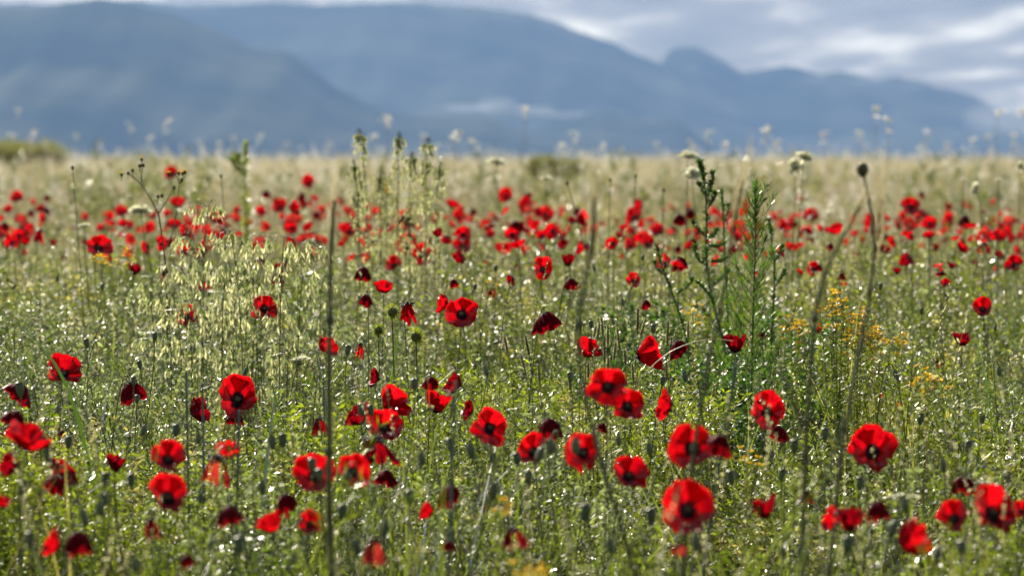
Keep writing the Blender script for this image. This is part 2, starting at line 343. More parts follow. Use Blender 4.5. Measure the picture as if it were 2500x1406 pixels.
def low_cloud(D, blobs, dens, label):
    m = new_mat('low_cloud_air'); v = N(m.node_tree, 'ShaderNodeVolumePrincipled'); v.inputs['Color'].default_value = (0.93, 0.96, 1, 1); v.inputs['Density'].default_value = dens; v.inputs['Anisotropy'].default_value = 0.3
    o = N(m.node_tree, 'ShaderNodeOutputMaterial'); m.node_tree.links.new(v.outputs[0], o.inputs['Volume']); M['lowcloud'] = m
    g = G()
    for px, py, w, h in blobs:
        c = P(px, py, D + rng.uniform(-60, 60)); a, b = w * D / FPX / 2, h * D / FPX / 2
        th = np.linspace(0.001, pi - .001, 12); ph = np.arange(20) * 2 * pi / 20
        V = np.stack([a * np.sin(th)[:, None] * np.cos(ph) * (1 + .08 * np.sin(3 * ph + px)), a * .6 * np.sin(th)[:, None] * np.sin(ph), b * np.cos(th)[:, None] * (1 + .25 * np.sin(2 * ph + py))], -1).reshape(-1, 3) + c
        i = np.arange(11)[:, None] * 20; j = np.arange(20)[None]; k = (j + 1) % 20
        g.add(V, np.stack([i + j, i + 20 + j, i + 20 + k, i + k], -1).reshape(-1, 4))
    structure('low_cloud', g.mesh('low_cloud', ['lowcloud']), kind='stuff', label=label)
low_cloud(7900, [(1140, 264, 130, 20), (1215, 258, 110, 44), (1300, 272, 120, 28), (1385, 280, 110, 14)], .0052, 'thin mist patch lying in the saddle between the ridges')
low_cloud(10100 - 400, [(1990, 196, 90, 16), (2120, 200, 120, 14), (2225, 212, 80, 12), (1690, 165, 50, 14), (2470, 290, 260, 90)], .0022, 'wisps of cloud clinging to the right-hand ridge')

# ------------------------------------------------------------------ ground cover source plants
def stemline(h, lean=0.25, n=8, base=(0, 0)):
    d = rng.normal(size=2) * lean * h
    t = np.linspace(0, 1, n)
    return np.stack([base[0] + d[0] * t ** 1.6, base[1] + d[1] * t ** 1.6, h * t * (1 - 0.06 * t)], 1)
def along(pts, t):
    t = np.asarray(t) * (len(pts) - 1.001); i = t.astype(int); f = (t - i)[:, None]
    return pts[i] * (1 - f) + pts[i + 1] * f
def rdir(n, up=0.4):
    a = rng.random(n) * 2 * pi; u = up + rng.normal(size=n) * 0.3
    return unit(np.stack([np.cos(a), np.sin(a), u], 1))
def scat(n, r): a = rng.random(n) * 2 * pi; q = np.sqrt(rng.random(n)) * r; return np.stack([q * np.cos(a), q * np.sin(a)], 1)

DEW = 4.6
def add_dew(g, pool, n, r0, r1, mat):
    pool = np.vstack(pool); n = int(n * DEW); k = rng.choice(len(pool), n); drops(g, pool[k] + rng.normal(size=(n, 3)) * .0006, rng.uniform(r0, r1, n) * 1.15, mat)

def src_bedstraw(h, rad=0.13, ns=9, mats=('herb_bright', 'stem', 'dew'), ll=0.020, lw=0.0024, dew=26):
    g = G(); pool = []
    for b in scat(ns, rad):
        hh = h * rng.uniform(.6, 1.05); s = stemline(hh, .22, 8, b); tube(g, s, np.linspace(.0011, .0005, 8), 3, 1)
        nw = int(hh * 75); t = np.linspace(.12, 1, nw); p = along(s, t); k = 5
        pp = np.repeat(p, k, 0); leaves(g, pp, rdir(len(pp), .5), ll * rng.uniform(.6, 1.25, len(pp)) * (1.15 - .4 * np.repeat(t, k)), lw, 0, .3, .2)
        for _ in range(5):
            q = along(s, [rng.uniform(.35, .9)])[0]; d = rdir(1, .9)[0]; br = np.array([q, q + d * .03, q + d * .06 + [0, 0, .012]]); tube(g, br, .0005, 3, 1)
            pb = np.repeat(along(br, np.linspace(.3, 1, 5)), 4, 0); leaves(g, pb, rdir(len(pb), .5), ll * .7, lw * .8, 0, .3)
            pool.append(pb)
        pool.append(pp)
    add_dew(g, pool, dew, .0007, .0015, 2)
    return g, mats
def src_smallleaf(h, rad=.13, ns=7, mats=('herb_grey', 'stem', 'dew'), ll=.014, dew=40):
    g = G(); pool = []
    for b in scat(ns, rad):
        hh = h * rng.uniform(.6, 1.05); s = stemline(hh, .25, 7, b); tube(g, s, np.linspace(.0014, .0006, 7), 3, 1)
        for _ in range(int(hh * 34)):
            q = along(s, [rng.uniform(.25, 1)])[0]; d = rdir(1, .8)[0]; l = rng.uniform(.025, .07) ; br = np.array([q, q + d * l * .5, q + d * l + [0, 0, l * .3]]); tube(g, br, .0005, 3, 1)
            pb = along(br, np.linspace(.2, 1, 9)); leaves(g, pb, rdir(9, .4), ll * rng.uniform(.6, 1.2, 9), ll * .24, 0, .3); pool.append(pb)
    add_dew(g, pool, dew, .0007, .0016, 2)
    return g, mats
def src_feather(h, rad=.12, ns=6, mats=('herb_bright', 'stem', 'dew'), dew=24):
    g = G(); pool = []
    for b in scat(ns, rad):
        hh = h * rng.uniform(.65, 1.05); s = stemline(hh, .18, 7, b); tube(g, s, np.linspace(.0016, .0007, 7), 3, 1)
        for _ in range(int(hh * 40)):
            q = along(s, [rng.uniform(.15, 1)])[0]; d = rdir(1, .7)[0]; l = rng.uniform(.03, .06); br = np.array([q, q + d * l * .5, q + d * l + [0, 0, l * .25]]); tube(g, br, .00045, 3, 0)
            pb = np.repeat(along(br, np.linspace(.2, 1, 7)), 2, 0); leaves(g, pb, unit(rdir(14, .4) * .8 + d * .7), l * .35, .00065, 0, .2); pool.append(pb)
    add_dew(g, pool, dew, .0007, .0014, 2)
    return g, mats
def src_grass(h, n=26, rad=.11, mats=('grass', 'dew'), w=.0018, dew=22, lean=.4):
    g = G(); pool = []
    for b in scat(n, rad):
        hh = h * rng.uniform(.5, 1.1); k = 6; t = np.linspace(0, 1, k); a = rng.random() * 2 * pi; d = np.array([cos(a), sin(a), 0]); sd_ = np.array([-sin(a), cos(a), 0])
        a2 = rng.random() * pi; sd_ = np.array([cos(a2), sin(a2), 0]); ln = rng.uniform(.1, lean)
        c = np.array([b[0], b[1], 0]) + d * (ln * hh * t ** 2)[:, None] + np.array([0, 0, 1]) * (hh * (t - .12 * t ** 3 * (ln > .3)))[:, None]
        wd = w * rng.uniform(.6, 1.3) * (1 - t ** 2.2) + .0002
        V = np.concatenate([c - sd_ * wd[:, None], c + sd_ * wd[:, None]]); i = np.arange(k - 1)
        g.add(V, np.stack([i, i + 1, i + k + 1, i + k], 1), 0); pool.append(c[2:])
    add_dew(g, pool, dew, .0007, .0014, 1)
    return g, mats
def src_seedgrass(h, n=9, rad=.13, mats=('drydk', 'glume', 'dew'), dew=20, sp=26, sl=.006):
    g = G(); pool = []
    for b in scat(n, rad):
        hh = h * rng.uniform(.65, 1.1); s = stemline(hh, .16, 8, b); tube(g, s, np.linspace(.0009, .0004, 8), 3, 0)
        t = rng.uniform(.72, 1, sp); p = along(s, t); leaves(g, p, rdir(sp, 1.1), sl, sl * .2, 1, .3); pool.append(p)
    add_dew(g, pool, dew, .0007, .0014, 2)
    return g, mats
def src_dry(h, n=22, rad=.2, fluff=30, tall=0, fl=.010, top=.6):
    g = G(); pool = []
    for b in scat(n, rad):
        hh = h * rng.uniform(.6, 1.08) * (1 + tall * (rng.random() < .25)); s = stemline(hh, .17, 6, b); tube(g, s, np.linspace(.0011, .0006, 6), 3, 0)
        t = rng.uniform(top, 1, fluff); p = along(s, t); d = rdir(fluff, .6); ln = (1.15 - t) * .05
        leaves(g, p + d * ln[:, None] * rng.random((fluff, 1)), d, fl, fl * .24, 1, .3, .6); pool.append(p)
        q = along(s, rng.uniform(0.02, .5, 5)); leaves(g, q, rdir(5, 1.2), rng.uniform(.08, .16, 5), .002, 0, .2, .8)
    add_dew(g, pool, 10, .0012, .002, 2)
    return g, ('drydk', 'fluff' if top > .7 else 'dry', 'dew')

def gn_scatter(name, src, pts, rotz, tilt, scl, label):
    """one stuff object: the source plant set on many points of the ground"""
    g, mats = src
    me = g.mesh(name + '_plant', mats, False)
    so = bpy.data.objects.new(name + '_plant', me)
    n = len(pts); pm = bpy.data.meshes.new(name)
    pm.vertices.add(n); pm.vertices.foreach_set('co', np.asarray(pts, np.float32).ravel())
    a = pm.attributes.new('rot', 'FLOAT_VECTOR', 'POINT'); R = np.stack([tilt[:, 0], tilt[:, 1], rotz], 1).astype(np.float32); a.data.foreach_set('vector', R.ravel())
    a = pm.attributes.new('scl', 'FLOAT', 'POINT'); a.data.foreach_set('value', scl.astype(np.float32))
    o = structure(name, pm, kind='stuff', label=label)
    t = bpy.data.node_groups.new(name, 'GeometryNodeTree')
    t.interface.new_socket('Geometry', in_out='INPUT', socket_type='NodeSocketGeometry'); t.interface.new_socket('Geometry', in_out='OUTPUT', socket_type='NodeSocketGeometry')
    gi = t.nodes.new('NodeGroupInput'); go = t.nodes.new('NodeGroupOutput'); ip = t.nodes.new('GeometryNodeInstanceOnPoints')
    oi = t.nodes.new('GeometryNodeObjectInfo'); oi.inputs[0].default_value = so
    r = t.nodes.new('GeometryNodeInputNamedAttribute'); r.data_type = 'FLOAT_VECTOR'; r.inputs[0].default_value = 'rot'
    s = t.nodes.new('GeometryNodeInputNamedAttribute'); s.data_type = 'FLOAT'; s.inputs[0].default_value = 'scl'
    K = t.links.new
    K(gi.outputs[0], ip.inputs['Points']); K(oi.outputs['Geometry'], ip.inputs['Instance'])
    K(r.outputs[0], ip.inputs['Rotation']); K(s.outputs[0], ip.inputs['Scale']); K(ip.outputs[0], go.inputs[0])
    md = o.modifiers.new('scatter', 'NODES'); md.node_group = t
    return o

def field_points(y0, y1, dens, margin=0.9, prob=None):
    """random points on the ground inside the widened view wedge"""
    hw = lambda y: 0.09 * y + margin
    area = (y1 - y0) * (hw(y0) + hw(y1)); n = int(area * dens * 1.0)
    y = y0 + (y1 - y0) * rng.random(n * 2); keep = rng.random(n * 2) < hw(y) / hw(y1); y = y[keep][:n]
    x = (rng.random(len(y)) * 2 - 1) * hw(y)
    if prob is not None:
        k = rng.random(len(y)) < np.clip(prob(x, y), 0, 1); x, y = x[k], y[k]
    return np.stack([x, y, zground(y)], 1)
def vnoise(x, y, s, seed):
    return .5 + .25 * (np.sin(x * s + seed) * np.cos(y * s * .6 + seed * 2.1) + np.sin(x * s * 2.1 - y * s * .9 + seed * 3.3))
def scatter(name, srcf, variants, y0, y1, dens, label, prob=None, s0=.8, s1=1.15, tilt=.12, margin=.9):
    pts = field_points(y0, y1, dens, margin, prob); k = rng.integers(0, variants, len(pts))
    for v in range(variants):
        p = pts[k == v]; n = len(p)
        if n == 0: continue
        gn_scatter(name, srcf(), p, rng.random(n) * 2 * pi, rng.normal(size=(n, 2)) * tilt, rng.uniform(s0, s1, n), label)

relx = lambda x, y: x / (0.09 * y)         # -1..1 across the view
sm = lambda a, b, v: np.clip((v - a) / (b - a), 0, 1)
cl = lambda sd, sc_=1.6: (lambda x, y: sm(.32, .62, vnoise(x * 1.0, y * .8, sc_, sd)))
mul = lambda *f: (lambda x, y: np.prod([q(x, y) for q in f], axis=0))
scatter('bedstraw', lambda: src_bedstraw(.34), 3, 9.3, 15, 18, 'bright green whorled bedstraw filling the middle of the meadow', cl(1.0), .6, 1.25)
scatter('low_herb', lambda: src_bedstraw(.20, ns=11, mats=('herb', 'stem', 'dew')), 2, 9.8, 18, 13, 'low green herbs close to the soil', lambda x, y: .35 + .65 * cl(12.0, 2.4)(x, y))
scatter('grey_herb', lambda: src_smallleaf(.33), 3, 9.5, 24, 17, 'silvery green small-leaved herb wet with dew',
        lambda x, y: (.12 + .9 * sm(.3, -.6, relx(x, y)) + .35 * sm(15, 20, y)) * (.35 + .65 * cl(4.0)(x, y)), .6, 1.3)
scatter('silvery_herb', lambda: src_smallleaf(.42, ns=9, ll=.013, dew=52), 3, 12.5, 26, 13, 'dense pale silvery herb in the middle distance',
        lambda x, y: (.25 + .8 * sm(.5, -.4, relx(x, y))) * (.35 + .65 * cl(11.0, 1.2)(x, y)) * sm(27, 22, y), .6, 1.2)
scatter('dark_herb', lambda: src_smallleaf(.44, ns=9, mats=('deep', 'deep', 'dew'), ll=.018), 2, 12.5, 15.5, 26, 'dark green undergrowth around the bristly weeds',
        lambda x, y: sm(.2, .28, relx(x, y)) * sm(.56, .48, relx(x, y)), .7, 1.2)
scatter('feathery_herb', lambda: src_feather(.36), 3, 9.3, 20, 13, 'feathery bright green herb',
        lambda x, y: (.15 + .9 * sm(.1, .7, relx(x, y))) * (.3 + .7 * cl(7.0)(x, y)), .6, 1.3)
scatter('front_herb', lambda: src_smallleaf(.37, ns=5, mats=('herb_bright', 'stem', 'dew'), dew=26), 3, 6.2, 9.6, 8, 'leafy green plants in front, out of focus', cl(2.2, 2.6), .6, 1.2)
scatter('front_feathery_herb', lambda: src_feather(.40, ns=4, dew=22), 2, 6.0, 9.6, 7, 'feathery green plants in front, out of focus', cl(5.1, 2.6), .6, 1.2)
scatter('broad_leaf_herb', lambda: src_smallleaf(.24, ns=5, mats=('herb', 'stem', 'dew'), ll=.034, dew=18), 2, 6.5, 16, 3.0, 'low herb with broader leaves in clumps', cl(13.0, 2.2), .7, 1.25)
scatter('green_grass', lambda: src_grass(.40, 18), 3, 6.2, 24, 9, 'green grass blades between the flowers', cl(9.0, 2.1), .7, 1.25, .2)
scatter('broad_grass_tuft', lambda: src_grass(.42, 7, w=.003, lean=.6), 2, 9, 22, 2.2, 'looser tufts of broader grass', None, .7, 1.2, .2)
scatter('seeding_grass', lambda: src_seedgrass(.50, 6, mats=('drydk', 'husk', 'dew')), 3, 6.4, 27, 4.2, 'thin grass stems with small pale seed heads', cl(3.0, 2.0), .7, 1.2)
scatter('wiry_stems', lambda: src_seedgrass(.44, 7, .12, ('stem', 'glume', 'dew'), sp=14, sl=.009), 3, 8.8, 20, 6, 'wiry upright green stems with small buds', None, .7, 1.25, .15)
scatter('mixed_herb', lambda: src_smallleaf(.44, ns=8, mats=('herb', 'stem', 'dew'), ll=.017), 3, 14.5, 30, 13, 'mixed green weeds around the distant poppies', lambda x, y: (.35 + .65 * cl(6.0, 1.1)(x, y)) * sm(31, 24, y), .65, 1.25)
scatter('pale_herb', lambda: src_seedgrass(.52, n=14, mats=('stem', 'husk', 'dew'), sp=34), 3, 14, 32, 6, 'pale seeding weeds behind the poppies', lambda x, y: (.3 + .7 * cl(8.0, 1.0)(x, y)) * sm(34, 26, y), .7, 1.2)
scatter('field_weed', lambda: src_smallleaf(.62, ns=6, mats=('grass', 'stem', 'dew'), ll=.022, dew=10), 2, 24, 75, 1.1, 'scattered green weeds growing up through the dry grass', cl(2.0, .5), .7, 1.3, margin=1.5)
patch = lambda x, y: .25 + 1.1 * vnoise(x, y, .9, 2.0) ** 2
scatter('dry_grass', lambda: src_dry(.53, tall=.15), 4, 17, 60, 8.0, 'dry straw-coloured grass of the far field', lambda x, y: sm(16, 31, y) ** 1.5 * (.45 + .7 * vnoise(x, y, .55, 5.0)), .65, 1.1, margin=1.5)
scatter('distant_dry_grass', lambda: src_dry(.44, 36, .45, 26, .25, .020), 3, 60, 128, 3.0, 'dry straw-coloured grass at the far end of the field', lambda x, y: .5 + .6 * vnoise(x, y, .3, 1.0), .6, 1.25, margin=3)
scatter('tall_dry_grass', lambda: src_dry(.86, 2, .16, 30, 0, .022, .72), 5, 22, 60, 1.5, 'taller pale fluffy grass standing out of the far field', patch, .7, 1.06, .1, margin=1.5)
scatter('tall_distant_grass', lambda: src_dry(.86, 3, .6, 24, 0, .032, .74), 4, 50, 128, 1.9, 'taller pale fluffy grass at the far end of the field', lambda x, y: .1 + 1.3 * vnoise(x, y, .4, 3.0) ** 2, .5, 1.1, .12, margin=3)

# ------------------------------------------------------------------ poppies
def petal(g, az, R, th0, th1, half, ruff, seed, nu, nv, curl=0.0, zoff=0.0, notch=0.0, mat=0):
    r = np.random.default_rng(seed)
    v = np.linspace(0, 1, nv); u = np.linspace(-1, 1, nu); U, V = np.meshgrid(u, v)
    Lu = 1 - .10 * np.abs(U) ** 3.2 + .035 * np.sin(U * 7 + r.random() * 6) + .02 * np.sin(U * 17 + r.random() * 6) - notch * np.exp(-((U - r.uniform(-.4, .4)) / .12) ** 2)
    T = V * Lu; fine = np.linspace(0, 1.1, 60); ph = th0 + (th1 - th0) * fine
    rr = np.cumsum(np.sin(ph)) * (fine[1]); zz = np.cumsum(np.cos(ph)) * fine[1]
    Rr = np.interp(T, fine, rr) * R + .002; Zz = np.interp(T, fine, zz) * R + zoff
    ha = half * (.6 + .4 * np.sqrt(V)); A = az + U * ha
    w = ruff * R * T ** 2 * (np.sin(U * 4.5 + r.random() * 6) + .5 * np.sin(U * 10 + r.random() * 6 + V * 2)) + curl * R * T ** 3 + .022 * R * np.sin(U * 23 + r.random() * 6 + V * 2) * T + .012 * R * np.sin(U * 39 + r.random() * 6) * T
    phl = np.interp(T, fine, ph)
    Rr = Rr - w * np.cos(phl); Zz = Zz + w * np.sin(phl)
    VV = np.stack([Rr * np.cos(A), Rr * np.sin(A), Zz], -1).reshape(-1, 3)
    i = (np.arange(nv - 1)[:, None] * nu + np.arange(nu - 1)[None]).ravel()
    g.add(VV, np.stack([i, i + 1, i + nu + 1, i + nu], -1), mat, np.stack([U * .5 + .5, V], -1).reshape(-1, 2))

def frame(ax, roll):
    ax = unit(ax); a = unit(np.cross(ax, [0.13, 0.2, 0.97] if abs(ax[2]) < .9 else [1, 0.1, 0])); b = np.cross(ax, a)
    c, s = cos(roll), sin(roll)
    return np.stack([a * c + b * s, -a * s + b * c, ax], 1)      # columns

SD = [100]
POP = {   # axis (camera looks along +Y), start/end angle of the bowl, petal half angle
    'F': ((0, -.90, .42), (1.38, .86), 1.35), 'G': ((0, -.75, .66), (1.35, .78), 1.3), 'B': ((0, -.34, .94), (1.30, .42), 1.15),
    'C': ((0, -.12, .99), (1.2, .05), 1.1), 'N': ((0, -.30, -.95), (1.35, -.02), 1.15), 'H': ((0, .35, -.30), (1.35, .35), .95),
    'L': ((-.9, -.25, .35), (1.25, .25), 1.1), 'R': ((.9, -.25, .35), (1.25, .25), 1.1),
    'W': ((0, -.3, -.95), (1.0, -.15), .55)}
def poppy(px, py, w, h, typ, tone, label, d=None, group=None, lean=None):
    SD[0] += 1; r = np.random.default_rng(SD[0])
    size = max(w, h)
    if d is None:
        Dm = {'F': .076, 'G': .074, 'B': .066, 'C': .058, 'N': .055, 'H': .06, 'L': .06, 'R': .06, 'W': .055}[typ]
        d = FPX * Dm / size
    if py > 350:
        lo = (.9 - .70) * FPX / (py - 345); hi = (.9 - (.53 if py < 700 else .30)) * FPX / (py - 345)
        if py < 560: lo = (.9 - .78) * FPX / (py - 345)
        d = min(max(d, lo), hi, 27.0); d = max(d, 6.0)
    c = P(px, py, d); near = d < 13.5
    ax, th, half = POP[typ]; ax = np.array(ax, float)
    ax = unit(ax + np.array([(lean if lean is not None else r.uniform(-.28, .28)), 0, r.uniform(-.08, .08)]))
    Fm = frame(ax, r.uniform(0, pi / 2))
    nu, nv = (17, 12) if size > 55 else ((11, 8) if size > 30 else (8, 6))
    pg = []
    for k in range(4):
        g = G(); outer = k < 2
        petal(g, k % 2 * pi + (0 if outer else pi / 2) + r.uniform(-.12, .12), (1 if outer else .92) * r.uniform(.90, 1.06), th[0] + r.uniform(-.1, .1), th[1] + r.uniform(-.28, .24) + (0 if outer else -.12),
              half * (1.08 if outer else .9), r.uniform(.06, .15) + (.06 if tone == 'dark' else 0), SD[0] * 10 + k, nu, nv, r.uniform(-.08, .05), 0 if outer else .012, r.choice([0, 0, 0, .07, .16]) if typ != 'W' else .35)
        V = g.verts() @ Fm.T; g.v = [V]; pg.append(g)
    allv = np.vstack([g.v[0] for g in pg]); lo_, hi_ = allv.min(0), allv.max(0)
    ex = (hi_ - lo_); sx = w * d / FPX / ex[0]; sz = h * d / FPX / ex[2]; s = float(np.clip(math.sqrt(sx * sz), .016, .056))
    sq = float(np.clip(sz / sx, .7, 1.4)) ** .5                   # a slightly squat or tall flower
    S = np.array([s / sq, s, s * sq])
    ctr = (lo_ + hi_) / 2; org = c - ctr * S
    base = np.array([org[0] + r.uniform(-.07, .07), org[1] + r.uniform(-.05, .12), 0.0])
    root = thing('poppy', label, 'poppy', base, group)
    mt = {'red': 'petal', 'dark': 'petal_shade', 'faded': 'petal_faded'}[tone]
    for k, g in enumerate(pg):
        g.v = [g.v[0] * S + org]
        if typ == 'W' and k == 3: continue
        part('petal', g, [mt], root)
    # heart of the flower
    axw = unit(ax * S)
    if size > 26:
        g = G(); q = s * .26
        lathe(g, org, axw, [(.0, .0), (.07 * s, .05 * s), (.10 * s, .14 * s), (.10 * s, .20 * s), (.13 * s, .22 * s), (.08 * s, .25 * s), (0, .26 * s)], 9)
        part('seed_capsule', g, ['stem_dark'], root)
        n = 60 if size > 60 else 24; g = G(); dd = unit(rdir(n, .8) @ Fm.T); ln = s * r.uniform(.2, .4, n)
        leaves(g, np.repeat([org + axw * .02 * s], n, 0), dd, ln, .0005, 0); drops(g, org + dd * ln[:, None], s * .035, 0)
        part('stamens', g, ['black'], root)
    rad = .0012 if d < 14 else .0014
    if typ in ('N', 'H', 'W'):
        a = org - axw * .035; top = org + np.array([0, 0, .045]) * (1 if ax[2] < -.5 else .3)
        st = bez(base, base + [0, 0, org[2] * .6], org + [(-axw[0]) * .05 + r.uniform(-.015, .015), .02, .06], org - axw * .004, 16)
    else: st = bez(base, base + [r.uniform(-.02, .02), 0, org[2] * .45], org - axw * .10 - [0, 0, .05], org - axw * .002, 12)
    g = G(); tube(g, st, np.linspace(rad * 1.15, rad * .9, len(st)), 5)
    if near and size > 40: hairs(g, st, rad, 110, .0035, 1)
    part('stem', g, ['stem', 'hair'], root)
    if near and size > 48:                                        # dew on the petals
        g = G(); k = r.choice(len(allv), 10); drops(g, allv[k] * S + org, r.uniform(.0005, .0009, 10)); part('dew_drops', g, ['dew'], root, smooth=False, kind='stuff')
    return root

